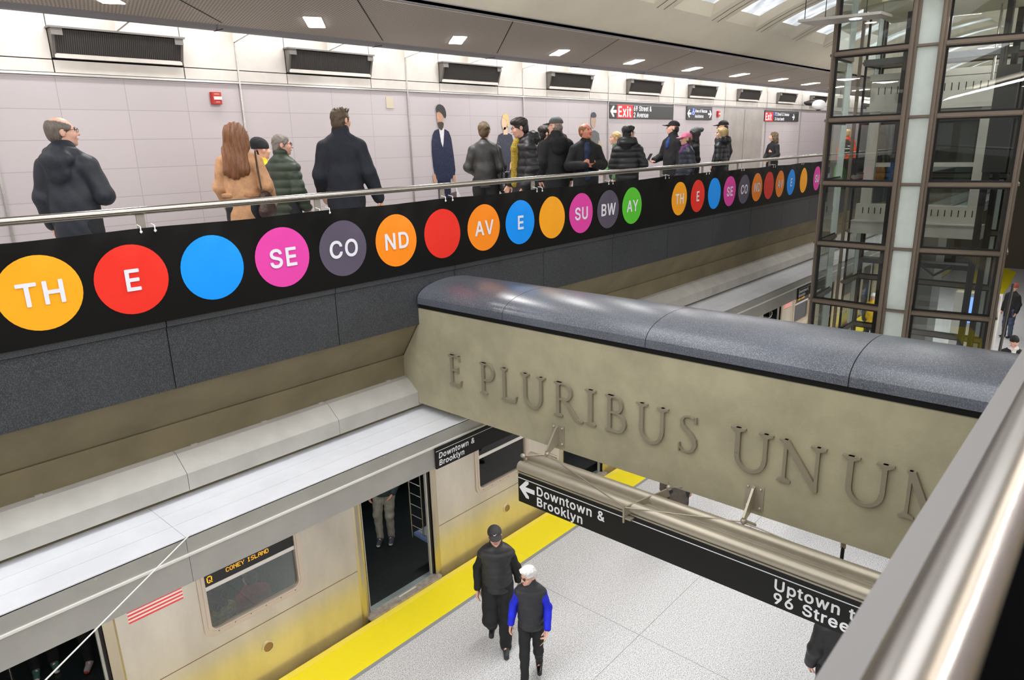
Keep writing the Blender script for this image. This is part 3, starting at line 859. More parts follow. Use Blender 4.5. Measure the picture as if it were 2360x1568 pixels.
def SERIF(c):
    if c == 'E':
        return [stem(.13), serif(.13, 0, .24), serif(.13, 1, .24, False), quad(.1, .955, .50, 1), [(.44, 1), (.50, 1), (.52, .82), (.48, .82)],
                quad(.1, .49, .42, .535), [(.40, .43), (.43, .41), (.43, .62), (.40, .60)], quad(.1, 0, .53, .05), [(.46, 0), (.53, 0), (.57, .2), (.53, .2)]], .56
    if c == 'L':
        return [stem(.13), serif(.13, 0, .24), serif(.13, 1, .26, False), quad(.1, 0, .56, .05), [(.49, 0), (.56, 0), (.61, .2), (.57, .2)]], .62
    if c == 'I':
        return [stem(.14), serif(.14, 0, .28), serif(.14, 1, .28, False)], .28
    if c == 'P':
        return [stem(.13), serif(.13, 0, .28), serif(.13, 1, .24, False), quad(.1, .955, .33, 1), quad(.1, .44, .33, .485),
                crescent(.32, .72, .27, .28, .10, .045, 90, -90)], .60
    if c == 'R':
        return [stem(.13), serif(.13, 0, .28), serif(.13, 1, .24, False), quad(.1, .955, .36, 1), quad(.1, .49, .36, .535),
                crescent(.35, .745, .25, .255, .10, .045, 90, -90), [(.30, .50), (.42, .50), (.80, .06), (.95, .02), (.95, -.02), (.82, -.03), (.70, .02)]], .90
    if c == 'B':
        return [stem(.13), serif(.13, 0, .24), serif(.13, 1, .24, False), quad(.1, .955, .33, 1), quad(.1, .52, .36, .56), quad(.1, 0, .36, .045),
                crescent(.32, .765, .22, .235, .095, .045, 90, -90), crescent(.35, .28, .29, .28, .105, .045, 90, -90)], .66
    if c == 'U':
        return [stem(.20, .105, .33, 1), serif(.20, 1, .32, False), stem(.78, .085, .33, 1), serif(.78, 1, .30, False),
                arc2(.485, .35, .3375, .37, 180, 360)+arc2(.4900, .35, .2375, .30, 360, 180)], .98
    if c == 'S':
        pts = []
        mid = [(.44, .84), (.38, .93), (.28, .965), (.17, .93), (.105, .83), (.13, .70), (.22, .60), (.33, .51), (.42, .39), (.44, .25), (.39, .11), (.28, .04), (.16, .05), (.08, .13), (.06, .24)]
        wd = [.02, .035, .04, .05, .075, .10, .11, .115, .11, .10, .075, .05, .04, .035, .02]
        Lp, Rp = [], []
        for i, p in enumerate(mid):
            q0, q1 = mid[max(0, i-1)], mid[min(len(mid)-1, i+1)]
            d = math.hypot(q1[0]-q0[0], q1[1]-q0[1])
            nx, ny = -(q1[1]-q0[1])/d, (q1[0]-q0[0])/d
            Lp.append((p[0]+nx*wd[i]/2, p[1]+ny*wd[i]/2))
            Rp.append((p[0]-nx*wd[i]/2, p[1]-ny*wd[i]/2))
        return [Lp+Rp[::-1], [(.42, .80), (.47, .80), (.46, .97), (.43, .97)], [(.05, .02), (.08, .02), (.08, .22), (.04, .22)]], .50
    if c == 'N':
        return [stem(.20, .07), serif(.20, 0, .28), [(.06, 1), (.26, 1), (.88, .08), (.88, -.04), (.80, -.04), (.16, .92), (.06, .965)], stem(.84, .07, -.03, 1), serif(.84, 1, .30, False)], 1.0
    if c == 'M':
        return [stem(.18, .06), serif(.18, 0, .28), [(.10, 1), (.26, 1), (.62, .16), (.58, -.02), (.54, -.02), (.15, .92)], [(.54, -.02), (.58, -.02), (.96, .95), (.90, 1)], stem(.96, .11), serif(.96, 0, .28), serif(.99, 1, .2, False)], 1.15
M_INS = M_LETT
ins = MB()
def put_serif(c, yl, width=None):
    polys, wd = SERIF(c)
    sx = (width/wd) if width else .305
    for p in polys:
        # triangulate through the curve fill so concave strokes stay clean
        me = letter_mesh([p], .03)
        dz_ = .0006*polys.index(p)
        V = [(XB-.010-v.co.z*0.9-(dz_ if v.co.z > 0 else 0), yl-v.co.x*sx, 4.178+v.co.y*.305) for v in me.vertices]
        ins.add(V, [tuple(f.vertices)[::1] for f in me.polygons])
        bpy.data.meshes.remove(me)
for c, yl, wd in (('E', 4.775, .17), ('P', 4.355, .19), ('L', 4.09, .195), ('U', 3.862, .305), ('R', 3.475, .285), ('I', 3.152, .105),
                  ('B', 2.955, .205), ('U', 2.682, .305), ('S', 2.315, .165), ('U', 1.915, .33), ('N', 1.582, .325), ('U', 1.180, .33), ('M', .835, .36)):
    put_serif(c, yl, wd)
ins.build('inscription', M_INS, beam)

# ------------------------------------------------------------------ hanging direction sign under the beam
SX, SY0, SY1 = 4.0, 3.612, .42
SZ0, SZ1 = 3.453, 3.722
sign = empty('hanging_sign', (SX, (SY0+SY1)/2, SZ0), 'long black hanging sign below the beam reading Downtown & Brooklyn and Uptown to 96 Street', 'sign')
M_SIGN = mat('sign_black', srgb(16, 15, 14), .45, spec=.3)
M_WHITE = mat('sign_white', srgb(240, 240, 244), .5)
M_SRED = mat('sign_red', srgb(216, 36, 40), .5)
M_RAILS = mat('sign_rails', srgb(172, 163, 146), .36, metal=.45, var=.08, vscale=4)
b = MB(); b.box((SX, SY0, SZ0), (SX+.12, SY1, SZ1)); local(b, sign).build('sign_panel', M_SIGN, sign)
b = MB(); b.box((SX-.002, SY0-.004, SZ1-.046), (SX+.001, SY1, SZ1-.040)); local(b, sign).build('sign_line', M_WHITE, sign)
b = MB()
b.box((SX-.004, SY0, SZ1), (SX+.10, SY1, SZ1+.012))
b.tube([(SX+.028, SY0, SZ1+.052), (SX+.028, SY1, SZ1+.052)], .045, 16)
b.box((SX+.085, SY0, SZ1+.02), (SX+.125, SY1, SZ1+.07))
b.tube([(SX+.16, SY0, SZ1+.095), (SX+.16, SY1, SZ1+.095)], .04, 16)
b.box((SX-.006, SY0, SZ1-.006), (SX+.13, SY0-.012, SZ1+.075))
local(b, sign).build('sign_header', M_RAILS, sign)
for p, q in (((SX+.15, 2.42, SZ1+.06), (SX-.03, 2.50, SZ1+.03)),):
    b = MB()
    b.bar((SX+.27, 2.33, SZ1+.13), (SX-.05, 2.52, SZ1+.04), .012, .07)
    b.tube([(SX-.05, 2.52, SZ1+.09), (SX-.05, 2.52, SZ1-.05)], .010, 8)
    b.box((SX-.05, 2.46, SZ1-.02), (SX+.04, 2.53, SZ1-.008))
    b.ell((SX+.27, 2.33, SZ1+.17), (.022, .022, .022), 10, 6)
    local(b, sign).build('spreader_plate', M_RAILS, sign)
br_tips = []
for yb in (3.445, 1.71):
    b = MB()
    b.box((XB-.006, yb+.068, 3.895), (XB+.002, yb-.068, 4.085))
    for dy in (.045, -.045):
        for dz in (3.918, 4.062):
            b.ell((XB-.008, yb+dy, dz), (.012, .012, .012), 10, 6)
    b.prism([(XB-.004, 4.075), (XB-.035, 4.07), (XB-.17, 3.905), (XB-.17, 3.875), (XB-.13, 3.875), (XB-.004, 3.915)], yb-.008, yb+.008, 'y')
    b.ell((XB-.155, yb, 3.872), (.024, .024, .024), 10, 6)
    b.tube([(XB-.155, yb, 3.872), (XB-.10, yb-.06, 3.835)], .016, 8)
    local(b, sign).build('wall_bracket', M_RAILS, sign)
    br_tips.append((XB-.155, yb, 3.865))
T1, T2 = br_tips
wires = [(T1, (SX+.06, SY0-.01, SZ1+.135)), (T1, (SX+.14, 2.98, SZ1+.10)), (T2, (SX-.05, 2.52, SZ1+.075)), (T1, (SX-.05, 2.53, SZ1+.085)),
         ((XB+.40, 2.70, 3.862), (SX+.27, 2.33, SZ1+.17)), ((XB+.43, 1.9, 3.862), (SX+.27, 2.33, SZ1+.17)),
         (T2, (SX+.2, .98, SZ1+.08)), ((XB+.3, .92, 3.862), (SX+.15, .62, SZ1+.12))]
for p, q in wires:
    b = MB(); b.tube([p, q], .0045, 6); local(b, sign).build('tie_rod', M_RAILS, sign)
b = MB()
b.ell((SX+.06, SY0-.01, SZ1+.135), (.02, .03, .02), 8, 6)
b.bar((SX+.06, SY0-.01, SZ1+.13), (SX+.14, SY0+.02, SZ1+.09), .02, .02)
local(b, sign).build('rod_end', M_RAILS, sign)
UL, VL = (0, -1, 0), (0, 0, 1)
def sign_text(s_, cap, yl, zb, name='lettering', squeeze=1.0, xo=SX-.0015, par=sign, m=None, u=UL, depth=.0016):
    p, e = text_polys(s_, cap, squeeze=squeeze, track=.02)
    me = letter_mesh(p, depth)
    c = par.location
    return place2d(me, name, m or M_WHITE, (xo-c[0], yl-c[1], zb-c[2]), u, VL, par)
def arrow_polys(size, ang):
    """arrow pointing to -x at ang 0; unit size"""
    P = [(0, .5), (.44, .97), (.62, .97), (.62, .84), (.40, .62), (1.0, .62), (1.0, .38), (.40, .38), (.62, .16), (.62, .03), (.44, .03)]
    c_, s_ = math.cos(ang), math.sin(ang)
    return [[(size*((x-.5)*c_-(y-.5)*s_+.5), size*((x-.5)*s_+(y-.5)*c_+.5)) for x, y in P]]
me = letter_mesh(arrow_polys(.17, 0), .0016)
place2d(me, 'arrow', M_WHITE, (-.0015, SY0-.012-sign.location[1], .052), UL, VL, sign)
sign_text('Downtown &', .079, SY0-.20, SZ0+.125)
sign_text('Brooklyn', .079, SY0-.20, SZ0+.027)
sign_text('Uptown to', .079, 1.405, SZ0+.125)
sign_text('96 Street', .079, 1.405, SZ0+.027)
me = letter_mesh(arrow_polys(.17, math.pi), .0016)
place2d(me, 'arrow', M_WHITE, (-.0015, .80-sign.location[1], .052), UL, VL, sign)
# the other face, turned towards the lift: red exit field with an arrow
b = MB(); b.box((SX+.12, 2.35, SZ0+.01), (SX+.122, 2.95, SZ1-.05)); local(b, sign).build('exit_field', M_SRED, sign)
p, e = text_polys('Exit', .15, track=.02)
place2d(letter_mesh(p, .0016), 'lettering', M_WHITE, (.1235, 2.42-sign.location[1], .035), (0, 1, 0), VL, sign)
place2d(letter_mesh(arrow_polys(.2, -math.pi/2), .0016), 'arrow', M_WHITE, (.1235, 3.05-sign.location[1], .035), (0, 1, 0), VL, sign)
# ------------------------------------------------------------------ handrails
M_TUBE = mat('rail_steel', srgb(178, 173, 166), .26, metal=1.0)
M_POST = mat('post_steel', srgb(160, 154, 144), .45, metal=.5)
def handrail(y, label, xs, xend, post_xs, tube=None):
    root = empty('handrail', (0, y, 4.985), label, 'handrail')
    b = MB(); b.tube([(x, 0, 6.03-4.985 if y > 1 else 6.063-4.985) for x in (xs, 4, 9, 15, xend)], .028, 24); b.build('top_rail', tube or M_TUBE, root)
    for px in post_xs:
        b = MB()
        b.box((px-.028, -.007, 0), (px+.028, .007, 1.03))
        b.box((px-.05, -.03, 0), (px+.05, .03, .012))
        b.build('post', M_POST, root)
    return root
posts = [-2.38, -.95, .49, 1.925, 3.36, 4.795, 6.2, 7.63, 9.05, 10.3, 11.56, 12.9, 14.3, 15.7, 17.1, 18.5, 19.9, 21.3, 22.7]
handrail(5.25, 'long brushed steel handrail above the black banner with coloured discs', -3.5, 23.5, posts)
near = handrail(.059, 'large out-of-focus steel handrail close to the camera at the right edge', -3.5, 16, [-3.2, -1.8, 6.4, 7.9], mat('rail_worn', srgb(150, 145, 141), .30, metal=1.0))
b = MB()
par = empty('parapet', (0, .13, 5.21), 'dark near parapet with a flat grey steel bar beside the near handrail', 'parapet')
b.prism([(.124, 5.900), (.157, 5.900), (.157, 5.920), (.124, 5.920)], -3.5, 16, mi=0)
local(b, par).build('cap_bar', mat('cap_bar', srgb(108, 105, 104), .5, metal=.1), par)
b = MB()
b.box((-3.5, .126, 5.21), (16, .150, 5.899))
local(b, par).build('panel', mat('panel_black', srgb(6, 6, 7), .6), par)

# ------------------------------------------------------------------ the long black banner
BZ0, BZ1, BY = 5.238, 5.918, 5.168
tie_x = []
for p in posts:
    tie_x += [p-.045, p+.05]
def sag(x):
    d = min(abs(x-t) for t in tie_x)
    return .012*min(1, d/.6)
def wrinkle(x, z):
    h = (z-BZ0)/(BZ1-BZ0)
    d = min(tie_x, key=lambda t: abs(x-t))
    fold = .010*math.exp(-((x-d)/.10)**2)*math.exp(-((BZ1-z)/.16)**2)
    return (fold + .006*math.sin(3.1*x+4*h)*h + .004*math.sin(11*x+9*z)*h**2 + .003*math.sin(23*x-17*z)*h**3)
nx_, nz_ = 540, 18
V, F = [], []
for i in range(nx_+1):
    x = lerp(-3.4, 23.4, i/nx_)
    top = BZ1 - sag(x)
    for j in range(nz_+1):
        z = lerp(BZ0, top, j/nz_)
        V.append((x, BY-wrinkle(x, z), z))
for i in range(nx_):
    for j in range(nz_):
        a = i*(nz_+1)+j
        F.append((a, a+nz_+1, a+nz_+2, a+1))
b = MB(); b.add(V, F, 0, True)
M_BAN = mat('banner_vinyl', srgb(12, 12, 12), .45, spec=.22)
banner = b.build('banner', M_BAN)
tag(banner, 'long black vinyl banner of coloured discs spelling THE SECOND AVE SUBWAY', 'banner')
COLS = {'amber': srgb(254, 170, 22), 'red': srgb(236, 46, 32), 'blue': srgb(0, 150, 255), 'pink': srgb(226, 66, 168),
        'slate': srgb(88, 80, 98), 'orange': srgb(255, 142, 20), 'green': srgb(88, 200, 50)}
discs = [(1.22, 'TH', 'amber'), (1.775, 'E', 'red'), (2.352, '', 'blue'), (2.938, 'SE', 'pink'), (3.523, 'CO', 'slate'), (4.113, 'ND', 'orange'),
         (4.701, '', 'red'), (5.291, 'AV', 'orange'), (5.869, 'E', 'blue'), (6.441, '', 'amber'), (7.013, 'SU', 'pink'), (7.596, 'BW', 'slate'), (8.162, 'AY', 'green'),
         (9.45, 'TH', 'amber'), (10.016, 'E', 'red'), (10.582, '', 'blue'), (11.135, 'SE', 'pink'), (11.68, 'CO', 'slate'), (12.215, 'ND', 'orange'),
         (12.74, '', 'red'), (13.25, 'AV', 'orange'), (13.79, 'E', 'blue'), (14.45, '', 'amber'), (15.2, 'SU', 'pink'), (15.8, 'BW', 'slate'), (16.4, 'AY', 'green')]
M_BWHITE = mat('banner_white', srgb(228, 228, 238), .5)
for x, t, c in discs:
    zc, r = 5.574, .243
    rx = r if x < 9 else (.225 if x < 13 else .20)
    b = MB()
    rings, n = 7, 40
    P = [(x, BY-wrinkle(x, zc)-.0035, zc)]
    for i in range(1, rings+1):
        for k in range(n):
            a = 2*math.pi*k/n
            px, pz = x+rx*i/rings*math.cos(a), zc+r*i/rings*math.sin(a)
            P.append((px, BY-wrinkle(px, pz)-.0035, pz))
    Fc = [(0, 1+(k+1) % n, 1+k) for k in range(n)]
    for i in range(rings-1):
        for k in range(n):
            a0, a1 = 1+i*n+k, 1+i*n+(k+1) % n
            Fc.append((a0, a1, a1+n, a0+n))
    b.add(P, Fc, 0, True)
    d = b.build('disc', mat('disc_'+c, COLS[c], .42), banner)
    if t:
        cap = .148
        p, e = text_polys(t, cap, squeeze=.98*rx/r, track=.03)
        me = letter_mesh(p, .002)
        wd = max(v.co.x for v in me.vertices)+min(v.co.x for v in me.vertices)
        o = place2d(me, 'lettering', M_BWHITE, (x-wd/2, 0, zc-cap/2), (1, 0, 0), (0, 0, 1), d)
        for v in o.data.vertices:
            v.co.y += BY-wrinkle(v.co.x, v.co.z)-.0085
M_TIE = mat('cable_tie_white', srgb(225, 225, 222), .5)
for t in tie_x:
    if t < -.2 or t > 16:
        continue
    b = MB()
    b.tube([(t, BY-.014, BZ1-.035), (t, BY-.016, BZ1+.012), (t+.005, BY+.05, BZ1+.02)], .004, 6)
    b.box((t-.008, BY-.020, BZ1-.030), (t+.008, BY-.012, BZ1-.018))
    b.build('cable_tie', M_TIE, banner)
b = MB()
b.box((X0, 5.180, 5.2365), (23, 5.20, 5.2465))
o = b.build('edge_strip', mat('edge_alu', srgb(170, 168, 164), .35, metal=.7))
tag(o, 'thin aluminium strip under the lower edge of the black banner', 'edge strip')
# ------------------------------------------------------------------ the train
TY = 7.28
def brushed():
    m = mat('train_steel', srgb(216, 207, 192), .30, metal=.74, var=.10, vscale=1.6, stretch=(1.4, 1, .5))
    return m
M_TRAIN = brushed()
M_TFR = mat('window_frame', srgb(205, 190, 176), .42, metal=.5)
M_JAMB = mat('door_jamb', srgb(196, 184, 160), .28, metal=.85)
M_RUB = mat('rubber', srgb(20, 19, 19), .7)
M_SILL = mat('door_sill', srgb(182, 174, 164), .5, metal=.2, color2=srgb(150, 136, 120), vscale=14)
M_THR = mat('threshold', srgb(176, 190, 190), .3, metal=.7)
M_TFL = mat('train_floor', srgb(20, 26, 26), .35, speckle=(srgb(70, 84, 82), 120, .66, .03))
M_TIN = mat('train_inside', srgb(72, 74, 76), .6)
M_SEAT = mat('seat_blue', srgb(96, 118, 170), .5)
M_SEATP = mat('seat_pale', srgb(150, 160, 172), .5)
M_TGL = glass('train_glass', (.74, .78, .77, 1), 1.0, .02)
M_LED = emis('led_amber', (1, .42, .01, 1), 1.5)
M_LED.node_tree.nodes['Principled BSDF'].inputs['Base Color'].default_value = (.05, .02, .0, 1)
M_LEDB = mat('led_panel', srgb(20, 19, 18), .3)
M_VENTB = mat('vent_brown', srgb(150, 118, 70), .7, metal=.2)
M_INLIGHT = emis('train_lamp', (1, .97, .92, 1), 5)

FONT57 = {'C': '01110 10001 10000 10000 10000 10001 01110', 'O': '01110 10001 10001 10001 10001 10001 01110', 'N': '10001 11001 10101 10011 10001 10001 10001',
          'E': '11111 10000 10000 11110 10000 10000 11111', 'Y': '10001 10001 01010 00100 00100 00100 00100', 'I': '01110 00100 00100 00100 00100 00100 01110',
          'S': '01111 10000 10000 01110 00001 00001 11110', 'L': '10000 10000 10000 10000 10000 10000 11111', 'A': '01110 10001 10001 11111 10001 10001 10001',
          'D': '11110 10001 10001 10001 10001 10001 11110', 'Q': '01110 10001 10001 10001 10101 10010 01101'}
def led_mb(b, text, x, z, px, y):
    for c in text:
        if c == ' ':
            x += px*4
            continue
        for r, row in enumerate(FONT57[c].split()):
            for q, bit in enumerate(row):
                if bit == '1':
                    xx, zz = x+q*px, z+(6-r)*px
                    b.add([(xx, y, zz), (xx+px*1.0, y, zz), (xx+px*1.0, y, zz+px*1.0), (xx, y, zz+px*1.0)], [(0, 1, 2, 3)])
        x += px*6
    return x

def rrect(x0, x1, z0, z1, r, n=6):
    P = []
    for cx, cz, a0 in ((x1-r, z0+r, -90), (x1-r, z1-r, 0), (x0+r, z1-r, 90), (x0+r, z0+r, 180)):
        for i in range(n+1):
            a = math.radians(a0+90*i/n)
            P.append((cx+r*math.cos(a), cz+r*math.sin(a)))
    return P

def wall_with_holes(b, xa, xb, za, zb, holes, y0, y1, mi=0):
    xs = sorted(set([xa, xb]+[h[0] for h in holes]+[h[1] for h in holes]))
    zs = sorted(set([za, zb]+[h[2] for h in holes]+[h[3] for h in holes]))
    for i in range(len(xs)-1):
        j = 0
        while j < len(zs)-1:
            def solid(jj):
                cx, cz = (xs[i]+xs[i+1])/2, (zs[jj]+zs[jj+1])/2
                return not any(h[0] < cx < h[1] and h[2] < cz < h[3] for h in holes)
            if solid(j):
                k = j
                while k+1 < len(zs)-1 and solid(k+1):
                    k += 1
                b.box((xs[i], y0, zs[j]), (xs[i+1], y1, zs[k+1]), mi)
                j = k+1
            else:
                j += 1

def subway_car(xo, label, number, has_parts=True):
    root = empty('subway_car', (xo, TY, 0), label, 'train', 'subway cars at the platform')
    def part(b, name, mats, par=root, **kw):
        return b.build(name, mats, par, **kw)
    L_ = 17.75
    doors = [1.0+1.2, 5.465+1.2, 9.95+1.2, 14.42+1.2]     # centres from the car end
    HW = .63
    wins = [(2.68+1.2, 3.84+1.2, True), (7.115+1.2, 8.265+1.2, False), (11.6+1.2, 12.75+1.2, False)]
    DZ0, DZ1 = .045, 1.93
    holes = [(c-HW, c+HW, -.4, DZ1) for c in doors] + [(a-.03, c+.03, 1.03, 1.95) for a, c, _ in wins]
    b = MB()
    wall_with_holes(b, 0, L_, -.35, 2.12, holes, 0, .07)
    for c in doors:
        b.box((c-HW, .07, -.35), (c+HW, .12, .02))
    # roof curve and far side
    rp = [(0, 2.12), (.03, 2.3), (.15, 2.42), (.5, 2.55), (1.5, 2.62), (2.5, 2.55), (2.85, 2.42), (2.97, 2.3), (3.0, 2.12)]
    b.prism(rp + [(2.93, 2.12), (2.9, 2.28), (1.5, 2.5), (.1, 2.28), (.07, 2.12)], 0, L_)
    wall_with_holes(b, 0, L_, -.35, 2.12, [], 2.93, 3.0)
    b.box((0, .0, -.35), (.05, 3.0, 2.3)); b.box((L_-.05, 0, -.35), (L_, 3, 2.3))
    # belt seam and panel joints
    for xa, xc in zip([0]+[c+HW+.13 for c in doors], [c-HW-.13 for c in doors]+[L_]):
        b.box((xa, -.0025, .806), (xc, .002, .815), 1)
    part(b, 'body_shell', [M_TRAIN, mat('seam_brown', srgb(120, 100, 70), .7)])
    b = MB()
    b.box((.05, .12, -.1), (L_-.05, 2.93, .045))
    part(b, 'car_floor', M_TFL)
    b = MB()
    b.box((.05, 2.90, .05), (L_-.05, 2.92, 2.1)); b.box((.05, .10, 2.12), (L_-.05, 2.9, 2.14))
    part(b, 'inner_lining', M_TIN)
    b = MB()
    b.box((.5, 1.0, 2.10), (L_-.5, 1.12, 2.118)); b.box((.5, 1.9, 2.10), (L_-.5, 2.02, 2.118))
    part(b, 'ceiling_lamp', M_INLIGHT)
    for c in doors:
        d = MB()
        # raised jambs either side, rubber edges
        for s_ in (-1, 1):
            xa = c+s_*HW
            d.prism([(xa, -.012), (xa+s_*.045, -.03), (xa+s_*.10, -.026), (xa+s_*.125, 0), (xa+s_*.125, .01), (xa, .06)], -.22, DZ1+.1, 'z')
        d.box((c-HW-.12, -.028, DZ1), (c+HW+.12, .05, DZ1+.1))
        fr = part(d, 'door_frame', M_JAMB)
        for s_ in (-1, 1):
            xa = c+s_*HW
            d = MB()
            d.box((xa-s_*.03, .02, .045), (xa, .10, DZ1))
            d.build('door_seal', M_RUB, fr)
            d = MB()                                         # leaf edge, slid back into its pocket
            d.box((xa-s_*.055, .035, .05), (xa-s_*.03, .075, DZ1-.02))
            d.build('door_leaf', M_SSM, fr)
        d = MB()
        d.prism([(c-HW-.05, -.085), (c-HW-.02, -.115), (c+HW+.02, -.115), (c+HW+.05, -.085), (c+HW+.05, .03), (c-HW-.05, .03)], .0, .035, 'z')
        d.build('door_sill', M_SILL, fr)
        d = MB()
        d.box((c-HW, .03, .0), (c+HW, .12, .047))
        d.build('threshold', M_THR, fr)
        d = MB()
        d.box((c-.10, -.02, .0352), (c+.22, .005, .040))
        d.build('wear_plate', mat('wear_white', srgb(222, 220, 214), .5), fr)
    for a, c, led in wins:
        f = MB()
        O, I = rrect(a-.075, c+.075, .985, 2.0, .13), rrect(a+.012, c-.012, 1.072, 1.92, .085)
        n = len(O)
        yo = -.016
        f.add([(p[0], yo, p[1]) for p in O]+[(p[0], yo, p[1]) for p in I], [(i, (i+1) % n, n+(i+1) % n, n+i) for i in range(n)], 0)
        f.add([(p[0], yo, p[1]) for p in O]+[(p[0], .004, p[1]) for p in O], [(i, n+i, n+(i+1) % n, (i+1) % n) for i in range(n)], 0)
        f.add([(p[0], yo, p[1]) for p in I]+[(p[0], .05, p[1]) for p in I], [(i, (i+1) % n, n+(i+1) % n, n+i) for i in range(n)], 0)
        O2, I2 = rrect(a-.03, c+.03, 1.03, 1.96, .11), rrect(a-.012, c+.012, 1.048, 1.945, .10)
        f.add([(p[0], yo-.007, p[1]) for p in O2]+[(p[0], yo-.007, p[1]) for p in I2], [(i, (i+1) % n, n+(i+1) % n, n+i) for i in range(n)], 0)
        f.add([(p[0], yo-.007, p[1]) for p in O2]+[(p[0], yo, p[1]) for p in O2], [(i, n+i, n+(i+1) % n, (i+1) % n) for i in range(n)], 0)
        f.add([(p[0], yo-.007, p[1]) for p in I2]+[(p[0], yo, p[1]) for p in I2], [(i, (i+1) % n, n+(i+1) % n, n+i) for i in range(n)], 0)
        for q in np.linspace(a+.08, c-.08, 6):
            f.disc((q, yo-.0075, 1.04), .007, (0, -1, 0), 8, 1, .002)
        wf = part(f, 'window', [M_TFR, M_DKST])
        g = MB(); g.box((a, .022, 1.06), (c, .028, 1.94)); g.build('pane', M_TGL, wf)
        g = MB(); g.box((a, .004, 1.585), (c, .02, 1.635)); g.build('transom_bar', mat('transom', srgb(214, 210, 206), .4, metal=.3), wf)
        if led:
            g = MB(); g.box((a, .006, 1.637), (c, .018, 1.93)); lp = g.build('led_board', M_LEDB, wf)
            g = MB()
            led_mb(g, 'Q', a+.045, 1.672, .0125, .0045)
            led_mb(g, 'CONEY ISLAND', a+.275, 1.708, .0078, .0045)
            g.build('led_text', M_LED, wf)
    # stripes of the flag decal beside the first window
    g = MB()
    fx0, fx1, h = 1.876+1.2, 2.447+1.2, .0213
    for i in range(13):
        zz = 1.642+i*h
        g.add([(fx0, -.0015, zz), (fx1, -.0015, zz), (fx1, -.0015, zz+h), (fx0, -.0015, zz+h)], [(0, 1, 2, 3)], 0 if i % 2 == 0 else 1)
    g.add([(fx0, -.002, 1.642+7*h), (fx0+.24, -.002, 1.642+7*h), (fx0+.24, -.002, 1.642+13*h), (fx0, -.002, 1.642+13*h)], [(0, 1, 2, 3)], 2)
    part(g, 'flag_decal', [mat('flag_red', srgb(232, 66, 74), .5), mat('flag_white', srgb(236, 226, 216), .5), mat('flag_blue', srgb(40, 52, 110), .5)])
    # round grilles low on the side
    for vx in (3.318+1.2, 7.754+1.2, 12.2+1.2):
        g = MB()
        pts = [(.085*math.cos(2*math.pi*k/28), .085*math.sin(2*math.pi*k/28)) for k in range(28)]
        for r0, r1, yy in ((1.0, .72, -.010),):
            n = 28
            g.add([(vx+p[0]*r0, yy, .455+p[1]*r0) for p in pts]+[(vx+p[0]*r1, yy, .455+p[1]*r1) for p in pts], [(i, (i+1) % n, n+(i+1) % n, n+i) for i in range(n)])
            g.add([(vx+p[0]*r0, yy, .455+p[1]*r0) for p in pts]+[(vx+p[0]*r0, .002, .455+p[1]*r0) for p in pts], [(i, n+i, n+(i+1) % n, (i+1) % n) for i in range(n)])
        gr = part(g, 'side_grille', M_TRAIN)
        g = MB(); g.disc((vx, -.004, .455), .062, (0, -1, 0), 8); g.build('grille_core', M_VENTB, gr)
    # number and letter on the side near the car end
    p, e = text_polys(number, .13, squeeze=.9, slant=.0)
    place2d(letter_mesh(p, .002), 'car_number', mat('number_white', srgb(240, 240, 238), .5), (.62, -.0025, 1.70), (1, 0, 0), (0, 0, 1), root)
    g = MB()
    for x0, x1, z0, z1 in ((.16, .36, 1.80, 1.81), (.16, .36, 2.05, 2.06), (.16, .17, 1.8, 2.06), (.35, .36, 1.8, 2.06)):
        g.box((x0, -.003, z0), (x1, -.001, z1))
    g.box((.205, -.003, 1.84), (.225, -.001, 2.02)); g.box((.225, -.003, 2.0), (.30, -.001, 2.02)); g.box((.225, -.003, 1.92), (.30, -.001, 1.94))
    g.box((.29, -.003, 1.93), (.31, -.001, 2.01)); g.bar((.24, -.002, 1.92), (.31, -.002, 1.84), .002, .02)
    part(g, 'red_decal', mat('decal_red', srgb(220, 90, 84), .5))
    # seats and rails inside, beside each door
    for c0, c1 in ((doors[0]+HW+.12, doors[1]-HW-.12), (doors[1]+HW+.12, doors[2]-HW-.12), (doors[2]+HW+.12, doors[3]-HW-.12)):
        for ya, yb, s_ in ((.13, .62, 1), (2.88, 2.38, -1)):
            g = MB()
            g.prism([(ya, .40), (yb, .42), (yb, .47), (ya+s_*.12, .455), (ya+s_*.05, .95), (ya, .95)], c0, c1)
            st = part(g, 'bench_seat', M_SEAT)
            g = MB()
            k = int((c1-c0)/.46)
            for q in range(k):
                xx = c0+(c1-c0)*(q+.5)/k
                g.box((xx-.19, min(ya+s_*.16, yb-s_*.03), .458), (xx+.19, max(ya+s_*.16, yb-s_*.03), .476))
            g.build('seat_pad', M_SEATP, st)
        for xx in (c0-.03, c1+.03):
            g = MB()
            g.tube([(xx, .34, .52), (xx, .34, 2.05)], .012, 8)
            g.tube([(xx, .62, .40), (xx, .62, 2.05)], .014, 8)
            for zz in np.arange(.62, 1.7, .19):
                g.tube([(xx, .34, zz), (xx, .62, zz)], .009, 6)
            part(g, 'grab_rail', M_TUBE)
    for c in doors:
        g = MB(); g.tube([(c, 1.5, .045), (c, 1.5, 2.1)], .018, 10); part(g, 'pole', M_TUBE)
    g = MB()
    zz = [(doors[0]-HW+.12, .14, 1.45), (doors[0]+HW-.15, .14, 1.60)]
    if xo > 5:
        c = doors[0]
        g.tube([(c-HW+.04, .17, 1.66), (c+.30, .17, 1.70), (c+.42, .17, 1.64), (c+.44, .17, 1.56), (c+.36, .17, 1.50), (c-.3, .17, 1.44)], .016, 8)
        part(g, 'grab_loop', M_TUBE)
    return root
subway_car(-1.2, 'stainless subway car with open door and amber CONEY ISLAND board at the platform', '8958')
subway_car(16.6, 'second subway car seen far off between the cross beam and the lift tower', '9952')
